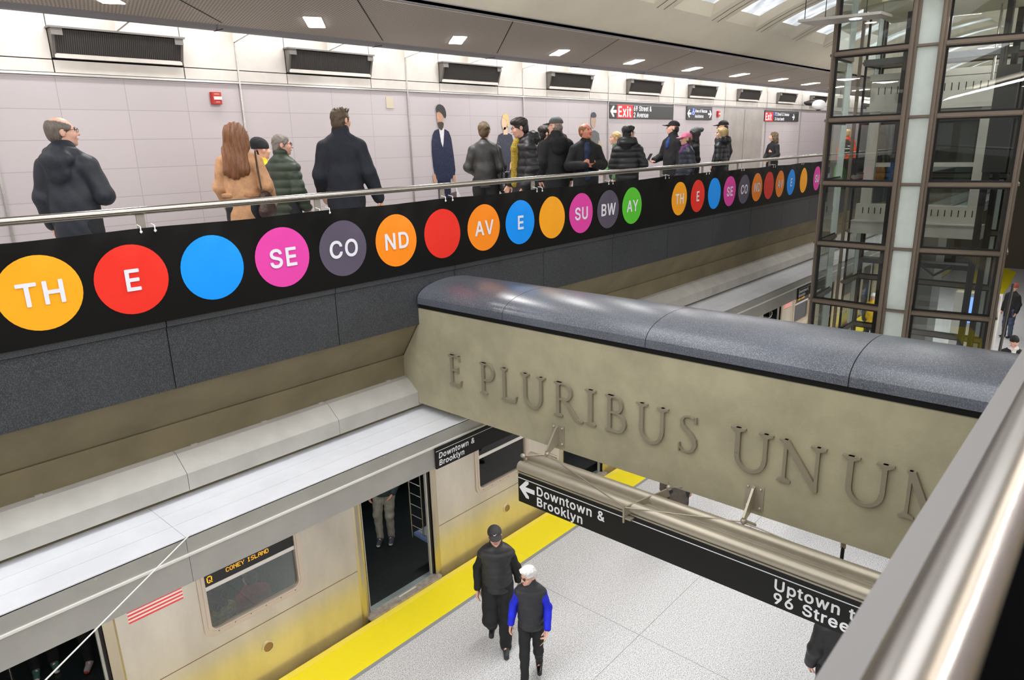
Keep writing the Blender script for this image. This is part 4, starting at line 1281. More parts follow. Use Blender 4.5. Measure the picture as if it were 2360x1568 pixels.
# ------------------------------------------------------------------ platform edge sign on the canopy
def canopy_sign(x0, label):
    root = empty('platform_sign', (x0, 4.686, 3.42), label, 'sign', 'black direction signs on the platform canopy')
    b = MB(); b.box((0, -.012, -.004), (1.5, .006, .207)); b.build('sign_face', M_SIGN, root)
    b = MB(); b.box((0, -.0135, .176), (1.5, -.011, .180)); b.build('sign_line', M_WHITE, root)
    for t, z in (('Downtown &', .100), ('Brooklyn', .025)):
        p, e = text_polys(t, .056, track=.02, slant=.12)
        place2d(letter_mesh(p, .0015), 'lettering', M_WHITE, (.03, -.0135, z), (1, 0, 0), (0, 0, 1), root)
    return root
canopy_sign(4.012, 'black Downtown & Brooklyn sign on the canopy above the nearest train door')
canopy_sign(13.30, 'small far Downtown & Brooklyn sign on the canopy just left of the lift tower')

# ------------------------------------------------------------------ wall signs, alarms, plate, steel door, camera
M_SBLUE = mat('sign_blue', srgb(40, 84, 190), .5)
M_SGREY = mat('sign_charcoal', srgb(50, 51, 52), .45)
def wall_text(root, s_, cap, x, z, m=M_WHITE, sq=.9):
    p, e = text_polys(s_, cap, squeeze=sq, track=.02)
    place2d(letter_mesh(p, .0015), 'lettering', m, (x, -.0165, z), (1, 0, 0), (0, 0, 1), root)
    return x+e
def wall_sign(x0, x1, z0, z1, label):
    root = empty('wall_sign', (x0, 8.385, z0), label, 'sign', 'black signs on the tiled wall')
    b = MB(); b.box((0, -.015, 0), (x1-x0, .012, z1-z0)); b.build('sign_panel', M_SGREY, root)
    b = MB(); b.box((0, -.0165, z1-z0-.042), (x1-x0, -.014, z1-z0-.036)); b.build('sign_line', mat('line_grey', srgb(150, 150, 150), .5), root)
    return root
def wall_arrow(root, x, z, size, ang):
    place2d(letter_mesh(arrow_polys(size, ang), .0015), 'arrow', M_WHITE, (x, -.0165, z), (1, 0, 0), (0, 0, 1), root)
s_ = wall_sign(12.33, 14.89, 6.885, 7.19, 'black sign with red Exit box and arrow to 69 Street & 2 Avenue')
wall_arrow(s_, .015, .015, .23, 0)
b = MB(); b.box((.265, -.0165, 0), (.86, -.0145, .262)); b.build('exit_field', M_SRED, s_)
wall_text(s_, 'Exit', .205, .29, .03, sq=.98)
wall_text(s_, '69 Street &', .10, .885, .152)
wall_text(s_, '2 Avenue', .10, .885, .022)
s_ = wall_sign(15.53, 16.80, 6.88, 7.18, 'black Area of Rescue Assistance sign with blue wheelchair symbol')
wall_arrow(s_, .015, .04, .19, 0)
wall_arrow(s_, 1.06, .04, .19, math.pi)
b = MB(); b.box((.235, -.0165, .10), (.375, -.0145, .262)); b.build('blue_field', M_SBLUE, s_)
b = MB()
b.disc((.31, -.0185, .238), .013, (0, -1, 0), 12)
b.bar((.31, -.0178, .222), (.307, -.0178, .17), .002, .016); b.bar((.307, -.0178, .172), (.345, -.0178, .172), .002, .014); b.bar((.343, -.0178, .172), (.352, -.0178, .125), .002, .014)
b.tube([(.297+.036*math.cos(t), -.0178, .148+.036*math.sin(t)) for t in np.linspace(1.7, 5.6, 14)], .005, 6)
b.build('wheelchair_symbol', M_WHITE, s_)
wall_text(s_, 'Area of Rescue', .072, .39, .165, sq=.80)
wall_text(s_, 'Assistance', .072, .39, .045, sq=.80)
s_ = wall_sign(20.02, 22.55, 6.87, 7.16, 'farthest black sign with red Exit box for 72 Street & 2 Avenue 24 hour booth')
b = MB(); b.box((0, -.0165, 0), (.58, -.0145, .25)); b.build('exit_field', M_SRED, s_)
wall_text(s_, 'Exit', .19, .03, .03, sq=.92)
b = MB(); b.box((.60, -.0165, .15), (.68, -.0145, .25)); b.build('blue_field', M_SBLUE, s_)
wall_text(s_, '72 Street & 2 Avenue', .085, .70, .155, sq=.82)
wall_text(s_, '24 hour booth', .085, .70, .025, sq=.82)
wall_arrow(s_, 2.02, .03, .19, math.pi)

M_ALR = mat('alarm_red', srgb(176, 34, 26), .4)
def fire_alarm(x, z, label):
    root = empty('fire_alarm', (x, 8.395, z), label, 'fire alarm', 'red fire alarm call points')
    b = MB(); b.prism([(-.062, 0), (.062, 0), (.062, -.03), (.05, -.045), (-.05, -.045), (-.062, -.03)], 0, .135, 'z'); b.build('alarm_case', M_ALR, root)
    b = MB(); b.box((-.04, -.052, .05), (.055, -.044, .085)); b.build('pull_handle', mat('handle_white', srgb(220, 214, 210), .35, metal=.2), root)
    b = MB(); b.box((-.03, -.0465, .108), (.03, -.044, .118)); b.box((-.02, -.0465, .02), (.03, -.044, .028)); b.build('alarm_text', mat('alarm_pale', srgb(224, 150, 140), .5), root)
    return root
a0 = fire_alarm(4.14, 6.965, 'red fire alarm box on the tiles above the woman with long auburn hair')
dup(a0, (17.16, 8.395, 6.96), 'small red fire alarm box beside the Area of Rescue sign')
b = MB()
b.box((6.674, 8.388, 6.968), (6.805, 8.40, 7.122)); b.disc((6.69, 8.3875, 7.09), .008, (0, -1, 0), 8); b.disc((6.70, 8.3875, 7.04), .010, (0, -1, 0), 8)
o = b.build('access_plate', mat('plate_gold', srgb(214, 204, 184), .3, metal=.7)); tag(o, 'small square steel access plate high on the tiled wall', 'plate')
d = empty('door_1', (17.5, 8.39, 4.985), 'tall grey steel door panel in the tiled wall behind the blonde woman', 'door', kind='structure')
b = MB(); b.box((.02, -.012, 0), (2.42, .01, 2.17)); b.build('door_leaf', mat('door_grey', srgb(172, 166, 160), .4, metal=.35, var=.15, vscale=2), d)
b = MB(); b.box((1.2, -.016, 0), (1.206, -.011, 2.17)); b.build('door_gap', M_JOINT, d)
s_ = empty('dome_camera', (22.9, 8.36, 7.40), 'white dome camera on a dark bracket near the last vent', 'camera')
b = MB(); b.tube([(0, 0, .02), (0, -.25, .08), (0, -.42, .03)], .035, 10); b.ell((0, -.2, .0), (.10, .2, .07), 12, 8); b.build('camera_bracket', M_DKST, s_)
b = MB(); b.ell((0, -.44, -.06), (.20, .20, .15), 18, 10); b.build('dome', mat('dome_white', srgb(232, 232, 232), .4), s_)
b = MB(); b.ell((0, -.44, -.17), (.09, .09, .06), 14, 8); b.build('dome_lens', M_DKST, s_)

# ------------------------------------------------------------------ flat mosaic figures in the tiles (plain stand-ins)
def flat(root, pts, name, m, lvl=0):
    me = letter_mesh([pts], .003)
    place2d(me, name, m, (0, -.003-.0022*lvl, 0), (1, 0, 0), (0, 0, 1), root)
def smooth_poly(pts, n=2):
    for _ in range(n):
        q = []
        for i in range(len(pts)):
            a, c = pts[i], pts[(i+1) % len(pts)]
            q += [(a[0]*.75+c[0]*.25, a[1]*.75+c[1]*.25), (a[0]*.25+c[0]*.75, a[1]*.25+c[1]*.75)]
        pts = q
    return pts
def ellp(cx, cz, rx, rz, n=20):
    return [(cx+rx*math.cos(2*math.pi*k/n), cz+rz*math.sin(2*math.pi*k/n)) for k in range(n)]
MM = lambda n, *c: mat('mosaic_'+n, srgb(*c), .45, speckle=(srgb(*[min(255, q+18) for q in c]), 60, .57, .05))
r_ = empty('wall_mosaic', (7.72, 8.395, 4.985), 'flat mosaic figure in a navy suit and dark headwear holding paper bags', 'mosaic', 'mosaic figures in the tiled wall')
flat(r_, smooth_poly([(-.20, 1.02), (-.23, 1.45), (-.17, 1.66), (-.05, 1.70), (.06, 1.70), (.19, 1.64), (.24, 1.30), (.27, .98), (.16, .92), (-.12, .90)], 1), 'mosaic_jacket', MM('navy', 24, 30, 58), 1)
flat(r_, [(-.13, .95), (.15, .95), (.13, .45), (.11, .0), (.02, .0), (.015, .70), (-.03, .70), (-.02, .0), (-.11, .0), (-.12, .45)], 'mosaic_trousers', MM('navy2', 20, 25, 48), 0)
flat(r_, [(-.05, 1.70), (.06, 1.70), (.03, 1.48), (.01, 1.42), (-.02, 1.5)], 'mosaic_shirt', MM('white', 206, 204, 208), 2)
flat(r_, ellp(-.02, 1.87, .065, .12), 'mosaic_face', MM('face', 178, 136, 112), 3)
flat(r_, smooth_poly([(-.08, 1.80), (.05, 1.80), (.05, 1.74), (.0, 1.66), (-.06, 1.72)], 1), 'mosaic_chin', MM('dark', 58, 48, 42), 4)
flat(r_, smooth_poly([(-.09, 1.93), (-.10, 2.02), (-.03, 2.07), (.08, 2.03), (.12, 1.92), (.09, 1.84), (.05, 1.90), (-.03, 1.96)], 1), 'mosaic_headwear', MM('black', 36, 38, 38), 5)
flat(r_, smooth_poly([(-.23, 1.02), (-.17, 1.02), (-.16, .88), (-.19, .84), (-.23, .92)], 1), 'mosaic_hand', MM('face', 178, 136, 112), 2)
flat(r_, smooth_poly([(.19, .98), (.26, .98), (.25, .84), (.21, .84)], 1), 'mosaic_hand', MM('face', 178, 136, 112), 2)
flat(r_, [(.24, .84), (.36, .62), (.52, .42), (.52, .12), (.30, .12)], 'mosaic_bag', MM('paper', 196, 200, 200), 1)
flat(r_, [(.12, .70), (.26, .72), (.28, .12), (.12, .12)], 'mosaic_bag', MM('plum', 88, 70, 76), 2)
r_ = empty('wall_mosaic', (9.2, 8.395, 4.985), 'flat mosaic figure of a blonde woman in a slate jacket with dark bag', 'mosaic', 'mosaic figures in the tiled wall')
flat(r_, smooth_poly([(-.18, .95), (-.24, 1.15), (-.20, 1.58), (-.07, 1.63), (.07, 1.63), (.20, 1.58), (.26, 1.15), (.14, .92)], 1), 'mosaic_jacket', MM('slate', 54, 56, 70), 1)
flat(r_, [(-.14, 1.0), (.15, 1.0), (.14, .1), (-.12, .1)], 'mosaic_skirt', MM('slate2', 44, 46, 58), 0)
flat(r_, ellp(-.02, 1.79, .065, .115), 'mosaic_face', MM('pale', 214, 178, 150), 2)
flat(r_, [(-.04, 1.72), (.05, 1.72), (.06, 1.60), (-.05, 1.60)], 'mosaic_neck', MM('pale', 214, 178, 150), 2)
flat(r_, smooth_poly([(-.06, 1.86), (-.05, 1.93), (.04, 1.95), (.10, 1.88), (.10, 1.72), (.05, 1.72), (.04, 1.84)], 1), 'mosaic_hair', MM('blond', 206, 178, 120), 3)
flat(r_, smooth_poly([(.10, 1.14), (.17, 1.14), (.15, .98), (.08, .96)], 1), 'mosaic_hand', MM('pale', 214, 178, 150), 3)
flat(r_, [(.14, 1.0), (.36, 1.0), (.38, .55), (.14, .55)], 'mosaic_bag', MM('black', 36, 38, 38), 3)
flat(r_, smooth_poly([(.18, 1.0), (.25, 1.22), (.33, 1.0), (.315, 1.0), (.25, 1.19), (.195, 1.0)], 0), 'mosaic_strap', MM('black', 36, 38, 38), 3)
r_ = empty('wall_mosaic', (11.82, 8.395, 4.985), 'flat mosaic figure with grey cap and bright patterned sleeve', 'mosaic', 'mosaic figures in the tiled wall')
flat(r_, smooth_poly([(-.2, .9), (-.22, 1.55), (-.06, 1.66), (.06, 1.66), (.2, 1.58), (.22, .9)], 1), 'mosaic_vest', MM('grey', 92, 92, 90), 1)
flat(r_, smooth_poly([(.12, 1.48), (.24, 1.44), (.33, 1.2), (.30, .98), (.16, 1.0)], 1), 'mosaic_sleeve', mat('mosaic_pattern', srgb(70, 160, 170), .45, color2=srgb(226, 160, 70), vscale=14), 2)
flat(r_, ellp(-.03, 1.83, .09, .125), 'mosaic_face', MM('tan', 168, 142, 124), 2)
flat(r_, smooth_poly([(-.12, 1.90), (-.10, 1.99), (.0, 2.01), (.07, 1.96), (.06, 1.90)], 1), 'mosaic_cap', MM('slate', 54, 56, 70), 3)
flat(r_, [(-.17, .9), (.17, .9), (.14, .1), (-.14, .1)], 'mosaic_trousers', MM('navy2', 20, 25, 48), 0)

# ------------------------------------------------------------------ glass lift tower
M_MUL = mat('mullion_bronze', srgb(124, 112, 100), .42, metal=.45)
M_GASK = mat('gasket', srgb(12, 12, 12), .6)
M_TOWG = glass('tower_glass', (.80, .84, .82, 1), 1.5)
M_FROST = mat('frosted_glass', srgb(212, 224, 220), .45, var=.05, vscale=6)
PA, PB, PD, PE, PF, PG = (10.0, 3.325), (9.927, 2.378), (9.943, 2.074), (10.105, 1.184), (12.2, 1.50), (12.2, 3.36)
PA2 = (10.9, 3.37)
tower = empty('lift_tower', (11.0, 2.3, 0), 'faceted glass lift tower with bronze mullions beyond the cross beam', 'lift tower')
RAILZ = [.95, 1.757, 2.565, 3.372, 4.18, 4.988, 5.797, 6.605, 7.415, 8.22]
def facet(p, q, kind, hd=.028):
    """one vertical facet: transoms at every level, glass between; frosted or clear"""
    p, q = Vector((p[0], p[1], 0)), Vector((q[0], q[1], 0))
    d = (q-p).normalized()
    n = Vector((-d.y, d.x, 0))
    if n.dot(Vector((11, 2.3, 0))-p) > 0:
        n = -n                                    # outward
    for z in RAILZ:
        t = MB()
        a, c = p+d*.03, q-d*.03
        t.bar(a+Vector((0, 0, z)), c+Vector((0, 0, z)), .07, hd*2)
        t.bar(a+n*.042+Vector((0, 0, z)), c+n*.042+Vector((0, 0, z)), .02, hd*1.1)
        local(t, tower).build('transom', M_MUL, tower)
    for z0, z1 in zip(RAILZ[:-1], RAILZ[1:]):
        a, c = p+d*.035, q-d*.035
        g = MB()
        za, zb = z0+hd, z1-hd
        th = n*.006
        V = []
        for o_ in (-th, th):
            V += [tuple(a+o_+Vector((0, 0, za))), tuple(c+o_+Vector((0, 0, za))), tuple(c+o_+Vector((0, 0, zb))), tuple(a+o_+Vector((0, 0, zb)))]
        if kind == 'clear':
            g.add(V[:4], [(0, 1, 2, 3)])
            pane = local(g, tower).build('glass_pane', M_TOWG, tower)
            k = MB()
            e = .022
            for (u0, w0, u1, w1) in ((0, za, 1, za+e), (0, zb-e, 1, zb)):
                k.bar(a+Vector((0, 0, (w0+w1)/2)), c+Vector((0, 0, (w0+w1)/2)), .03, e)
            for r_ in (a+d*e/2, c-d*e/2):
                k.bar(r_+Vector((0, 0, za)), r_+Vector((0, 0, zb)), .03, e)
            local(k, tower).build('gasket', M_GASK, pane)
            for m_ in pane.children:
                pass
        else:
            g.add(V, [(3, 2, 1, 0), (4, 5, 6, 7), (0, 1, 5, 4), (1, 2, 6, 5), (2, 3, 7, 6), (3, 0, 4, 7)])
            local(g, tower).build('frosted_pane', M_FROST, tower)
def mullion(p, w=.05):
    t = MB()
    P = Vector((p[0], p[1], 0))
    t.box((p[0]-w*.7, p[1]-w/2, .84), (p[0]+w*.9, p[1]+w/2, 8.6))
    t.box((p[0]-w*1.2, p[1]-w*.18, .84), (p[0]-w*.6, p[1]+w*.18, 8.6))
    local(t, tower).build('mullion', M_MUL, tower)
facet(PA, PB, 'clear'); facet(PB, PD, 'frost', .018); facet(PD, PE, 'clear')
facet(PA, PA2, 'clear'); facet(PE, PF, 'clear'); facet(PG, PF, 'clear')
facet((11.5, 3.365), PG, 'clear')
mullion(PA, .036); mullion(PB, .085); mullion(PD, .075); mullion(PE, .055); mullion(PF, .05); mullion(PG, .05)
for x0, x1, y in ((10.66, 10.90, 3.36), (11.95, 12.19, 3.36)):
    b = MB(); b.box((x0, y-.008, .93), (x1, y+.008, 8.5)); local(b, tower).build('frosted_strip', M_FROST, tower)
b = MB(); b.box((12.19, 1.52, .93), (12.21, 1.66, 8.5)); local(b, tower).build('frosted_strip', M_FROST, tower)
b = MB(); b.box((11.22, 3.34, .93), (11.26, 3.38, 8.5)); local(b, tower).build('mullion', M_MUL, tower)
b = MB(); b.prism([PA, PB, PD, PE, PF, PG], .836, .93, 'z'); local(b, tower).build('plinth', M_DKST, tower)
# guide rails and frame inside
for (x, y) in ((11.05, 2.72), (11.05, 1.62), (11.9, 2.72), (11.9, 1.62)):
    b = MB()
    b.box((x-.05, y-.035, .93), (x+.05, y+.035, 8.5)); b.box((x-.06, y-.01, .93), (x-.045, y+.01, 8.5))
    local(b, tower).build('guide_rail', M_DKST, tower)
for (x, y) in ((11.3, 2.55), (11.3, 2.46), (11.3, 1.75)):
    b = MB(); b.tube([(x, y, 7.05), (x, y, 8.5)], .018, 10); local(b, tower).build('hoist_rod', M_TUBE, tower)
# landing at mezzanine level: header, jambs, glass doors, apron
M_PALE = mat('panel_pale', srgb(196, 192, 182), .35, metal=.4, var=.1, vscale=2)
M_CREAM = mat('panel_cream', srgb(186, 178, 156), .6)
M_SLOT = M_JOINT
b = MB(); b.box((11.45, 1.72, 6.80), (11.55, 3.24, 7.14)); b.box((11.43, 1.70, 7.15), (11.55, 3.26, 7.24)); b.box((11.40, 1.70, 6.73), (11.55, 3.26, 6.80))
hd = local(b, tower).build('lift_header', M_PALE, tower)
b = MB()
for y in np.arange(1.80, 3.2, .083):
    b.box((11.447, y, 6.96), (11.452, y+.012, 7.06))
local(b, tower).build('vent_slot', M_SLOT, hd)
b = MB(); b.box((11.45, 1.66, 5.17), (11.55, 3.28, 5.41)); ap = local(b, tower).build('lift_apron', M_PALE, tower)
b = MB()
for y in np.arange(1.76, 3.2, .083):
    b.box((11.447, y, 5.27), (11.452, y+.012, 5.36))
local(b, tower).build('vent_slot', M_SLOT, ap)
b = MB(); b.box((11.35, 1.62, 4.98), (11.6, 3.3, 5.16)); b.box((11.33, 1.62, 5.155), (11.6, 3.3, 5.172)); local(b, tower).build('landing_sill', M_SSM, tower)
for y0, y1 in ((1.70, 1.84), (2.40, 2.56), (3.08, 3.22)):
    b = MB(); b.box((11.46, y0, 5.41), (11.54, y1, 6.74)); local(b, tower).build('door_post', M_PALE, tower)
for y0, y1 in ((1.84, 2.40), (2.56, 3.08)):
    b = MB(); b.box((11.50, y0, 5.43), (11.505, y1, 6.72)); local(b, tower).build('lift_door', M_TOWG, tower)
    b = MB(); b.box((11.48, y0, 5.95), (11.52, y1, 6.01)); b.box((11.48, y0, 6.62), (11.52, y1, 6.72)); local(b, tower).build('door_bar', M_SSM, tower)
# machinery: beam, counterweight frame, wheel, wiring
b = MB(); b.box((11.2, 1.5, 7.35), (11.32, 3.3, 7.43)); b.box((11.3, 2.6, 6.2), (11.5, 2.80, 8.4)); b.tube([(11.25, 2.60, 7.52), (11.25, 2.60, 7.521)], .01, 6); local(b, tower).build('machine_frame', mat('grey_steel', srgb(96, 100, 102), .5, metal=.3), tower)
b = MB(); b.tube([(11.2, 2.50+.07*math.cos(t), 7.50+.07*math.sin(t)) for t in np.linspace(0, 2*math.pi, 17)[:-1]], .014, 8, closed=True); b.tube([(11.2, 2.43, 7.5), (11.2, 2.57, 7.5)], .008, 6); b.tube([(11.2, 2.5, 7.43), (11.2, 2.5, 7.57)], .008, 6); local(b, tower).build('pulley', M_DKST, tower)
b = MB(); b.box((10.98, 1.42, 5.9), (11.12, 1.66, 7.2)); local(b, tower).build('counterweight', M_DKST, tower)
b = MB(); b.box((11.3, 1.7, 4.55), (11.5, 3.1, 4.62)); b.box((11.3, 2.5, 4.4), (11.6, 2.7, 4.58)); b.tube([(11.3, 1.9, 4.6), (11.3, 2.1, 4.45), (11.3, 2.3, 4.6)], .02, 8); local(b, tower).build('pit_gear', M_DKST, tower)
b = MB(); b.box((10.6, 1.6, .93), (11.3, 2.1, 3.05)); local(b, tower).build('control_cabinet', M_DKST, tower)
b = MB(); b.box((11.5, 2.2, .93), (11.9, 2.9, 3.2)); local(b, tower).build('inner_wall', M_CREAM, tower)

# the shaft is 15 per cent larger than its drawing; its plinth rests on the platform
tower.scale = (1.15, 1.15, 1.15)
tower.location = (12.65, 2.645, -.96)

# light shelf hung on wires at the tower's top corner
s_ = empty('light_shelf', (10.95, 3.82, 7.99), 'thin grey light shelf hung on wires at the top of the lift tower', 'light shelf')
b = MB(); b.prism([(-.12, .32), (.5, .28), (.55, -.75), (.1, -.72)], 0, .035, 'z'); b.build('shelf', M_SSM, s_)
for x, y in ((-.05, .25), (.05, .0), (.2, -.5)):
    b = MB(); b.tube([(x, y, .03), (x+.05, y+.02, .62)], .006, 6); b.build('hanging_wire', M_DKST, s_)
b = MB(); b.disc((.25, -.35, -.003), .08, (0, 0, -1), 16); b.build('shelf_lamp', M_DL, s_)
s_ = empty('roof_slab', (11.3, 2.17, 8.2), 'pale yellowish slab at the head of the lift tower, at the top edge', 'slab')
b = MB(); b.prism([(-.25, .45), (.1, -.75), (2.4, -.6), (2.4, 1.5), (.4, 1.4)], 0, .1, 'z'); b.build('slab', mat('slab_cream', srgb(196, 192, 160), .7), s_)

# ------------------------------------------------------------------ beyond the tower: kiosk, bins, pillar, stairs side
s_ = empty('information_kiosk', (17.9, 2.42, 0), 'slim white kiosk with glowing blue screen seen through the lift tower', 'kiosk')
b = MB(); b.box((-.1, -.42, 0), (.2, .42, 3.0)); b.build('kiosk_body', mat('kiosk_white', srgb(214, 210, 206), .5), s_)
b = MB(); b.box((-.112, -.36, 2.35), (-.10, .12, 2.92)); b.build('kiosk_screen', emis('screen_blue', (.01, .16, 1, 1), 2.6), s_)
b = MB(); b.box((15.6, 2.9, 0), (16.4, 3.7, 4.7)); o = b.build('pillar', mat('pillar_grey', srgb(104, 102, 96), .8)); tag(o, 'grey concrete pillar behind the lift tower', 'pillar', kind='structure')
b = MB(); b.prism([(20, 0), (32, 0), (32, 4.7), (31, 4.7)], -.6, 1.3, 'y'); o = b.build('stair_flight', mat('stair_grey', srgb(120, 116, 108), .7)); tag(o, 'concrete stair flight rising behind the lift tower', 'stairs', kind='structure')
b = MB(); b.prism([(33.6, 3.75), (36.2, 3.84), (39.9, 4.05), (40.9, 4.6), (39.6, 5.6), (34, 5.4)], .001, .005, 'z'); o = b.build('floor_patch', M_YEL); tag(o, 'bright yellow floor marking far off, right of the lift tower', 'floor marking')
b = MB()
b.tube([(17.0, 1.81, .95), (20.0, 2.05, 2.9)], .03, 10); b.tube([(17.0, 1.81, 0), (17.0, 1.81, .97)], .02, 8)
o = b.build('stair_rail', M_DKST); tag(o, 'dark sloping stair rail right of the lift tower', 'rail')

# thin bright cable tying the canopy, lower left
b = MB(); b.tube([(1.69, 4.695, 3.79), (.636, 4.3, 3.495), (.10, 4.10, 3.345)], .005, 8)
o = b.build('stay_cable', mat('cable_bright', srgb(236, 236, 232), .3, metal=.2)); tag(o, 'thin bright stay cable crossing the canopy at lower left', 'cable')
# floor plate behind the hanging sign
b = MB(); b.prism([(9.55, 3.55), (10.05, 3.55), (10.25, 2.25), (9.75, 2.2)], .001, .006, 'z')
o = b.build('floor_plate', mat('floor_plate_grey', srgb(168, 170, 172), .5)); tag(o, 'plain grey plate let into the terrazzo behind the hanging sign', 'floor plate')
b = MB(); b.tube([(4.40, 1.120, 3.865), (4.38, 1.115, 3.70), (4.36, 1.11, 3.60), (4.13, 1.10, 3.60)], .012, 10)
local(b, sign).build('power_cable', M_DKST, sign)
b = MB(); b.tube([(4.40, 1.120, 3.866), (4.398, 1.119, 3.80)], .017, 10); local(b, sign).build('cable_gland', M_RAILS, sign)
# ------------------------------------------------------------------ people: smooth blended bodies and clothes, meshed with surface nets
def _surface(F, M, org, h):
    ins = F < 0
    a = ins[:-1, :-1, :-1]
    allin, anyin = a.copy(), a.copy()
    for dx in (0, 1):
        for dy in (0, 1):
            for dz in (0, 1):
                s_ = ins[dx:F.shape[0]-1+dx, dy:F.shape[1]-1+dy, dz:F.shape[2]-1+dz]
                allin &= s_
                anyin |= s_
    act = anyin & ~allin
    idx = np.argwhere(act)
    if len(idx) == 0:
        return None
    num = -np.ones(act.shape, np.int32)
    num[act] = np.arange(len(idx))
    corner = {}
    for dx in (0, 1):
        for dy in (0, 1):
            for dz in (0, 1):
                corner[(dx, dy, dz)] = F[idx[:, 0]+dx, idx[:, 1]+dy, idx[:, 2]+dz]
    acc = np.zeros((len(idx), 3), np.float64)
    cnt = np.zeros(len(idx))
    for c0 in corner:
        for ax in range(3):
            if c0[ax] == 0:
                c1 = tuple(1 if i == ax else c0[i] for i in range(3))
                f0, f1 = corner[c0], corner[c1]
                cr = (f0 < 0) != (f1 < 0)
                t = np.where(cr, f0/np.where(cr, f0-f1, 1), 0)
                p = np.array(c0, float)[None, :].repeat(len(idx), 0)
                p[:, ax] += t
                acc[cr] += p[cr]
                cnt[cr] += 1
    V = (idx+acc/cnt[:, None])*h+org
    mid = M[idx[:, 0], idx[:, 1], idx[:, 2]]
    Q = []
    for ax in range(3):
        u, v = (ax+1) % 3, (ax+2) % 3
        sl0 = [slice(1, -1)]*3
        sl0[ax] = slice(0, -1)
        sl1 = list(sl0)
        sl1[ax] = slice(1, None)
        A, B = ins[tuple(sl0)], ins[tuple(sl1)]
        for flip, msk in ((False, A & ~B), (True, ~A & B)):
            e = np.argwhere(msk)
            if len(e) == 0:
                continue
            e = e + 1
            e[:, ax] -= 1
            q = []
            for du, dv in ((-1, -1), (0, -1), (0, 0), (-1, 0)):
                c = e.copy()
                c[:, u] += du
                c[:, v] += dv
                q.append(num[c[:, 0], c[:, 1], c[:, 2]])
            q = np.stack(q, 1)
            if flip:
                q = q[:, ::-1]
            Q.append(q)
    return V, np.concatenate(Q), mid

def cone(p, q, r0, r1, k=.02, m=0, sy=1.0):
    return ('c', np.array(p, float), np.array(q, float), r0, r1, k, m, sy)
def ell(c, r, k=.02, m=0, rot=None):
    return ('e', np.array(c, float), np.array(r, float), rot, None, k, m, 1.0)

def _dist(pr, P):
    if pr[0] == 'c':
        _, a, b, r0, r1, k, m, sy = pr
        s_ = np.array([1, 1/sy, 1])
        ba = (b-a)*s_
        pa = (P-a)*s_
        t = np.clip(pa @ ba/max(ba @ ba, 1e-9), 0, 1)
        return np.sqrt(((pa-t[..., None]*ba)**2).sum(-1))-(r0+(r1-r0)*t)
    _, c, r, rot, _, k, m, _ = pr
    d = P-c
    if rot is not None:
        d = d @ rot
    q = d/r
    n1 = np.sqrt((q**2).sum(-1))
    n2 = np.sqrt(((q/r)**2).sum(-1))
    return n1*(n1-1)/np.maximum(n2, 1e-6)

def blob(prims, h, subs=(), clips=(), disp=None):
    """prims blended together; subs carved out; clips = (point, normal): keeps the side the normal points away from"""
    lo, hi = np.full(3, 9.), np.full(3, -9.)
    bb = []
    for pr in prims:
        if pr[0] == 'c':
            R = max(pr[3], pr[4])*max(1, pr[7])
            l, u = np.minimum(pr[1], pr[2])-R, np.maximum(pr[1], pr[2])+R
        else:
            R = pr[2].max() if pr[3] is not None else pr[2]
            l, u = pr[1]-R, pr[1]+R
        bb.append((l, u))
        lo, hi = np.minimum(lo, l), np.maximum(hi, u)
    lo, hi = lo-3*h, hi+3*h
    n = np.ceil((hi-lo)/h).astype(int)+1
    ax = [lo[i]+h*np.arange(n[i]) for i in range(3)]
    F = np.full(n, .5, np.float32)
    D = np.full(n, .5, np.float32)
    M = np.zeros(n, np.int8)
    for pr, (l, u) in zip(prims, bb):
        k = pr[5]
        pad = k+3*h
        s_ = tuple(slice(max(0, int((l[i]-pad-lo[i])/h)), min(n[i], int((u[i]+pad-lo[i])/h)+2)) for i in range(3))
        P = np.stack(np.meshgrid(ax[0][s_[0]], ax[1][s_[1]], ax[2][s_[2]], indexing='ij'), -1)
        d = _dist(pr, P)
        f = F[s_]
        hh = np.clip(.5+.5*(f-d)/k, 0, 1)
        F[s_] = f+(d-f)*hh-k*hh*(1-hh)
        cl = d < D[s_]
        D[s_] = np.where(cl, d, D[s_])
        M[s_] = np.where(cl, pr[6], M[s_])
    if disp is not None or subs or clips:
        P = np.stack(np.meshgrid(*ax, indexing='ij'), -1)
        if disp is not None:
            F = F+disp(P)
        for pr in subs:
            F = np.maximum(F, -_dist(pr, P))
        for pt, nrm in clips:
            nn = np.array(nrm, float)
            nn /= np.linalg.norm(nn)
            F = np.maximum(F, (P-np.array(pt, float)) @ nn)
    return _surface(F, M, lo, h)

def mesh_obj(data, name, mats, parent=None):
    V, Q, mid = data
    me = bpy.data.meshes.new(name)
    me.vertices.add(len(V))
    me.vertices.foreach_set('co', V.astype(np.float32).ravel())
    me.loops.add(len(Q)*4)
    me.loops.foreach_set('vertex_index', Q.astype(np.int32).ravel())
    me.polygons.add(len(Q))
    me.polygons.foreach_set('loop_start', np.arange(0, len(Q)*4, 4, dtype=np.int32))
    mats = mats if isinstance(mats, (list, tuple)) else [mats]
    for m in mats:
        me.materials.append(m)
    me.polygons.foreach_set('material_index', mid[Q[:, 0]].astype(np.int32))
    me.polygons.foreach_set('use_smooth', np.ones(len(Q), bool))
    me.update(calc_edges=True)
    return link(name, me, parent)

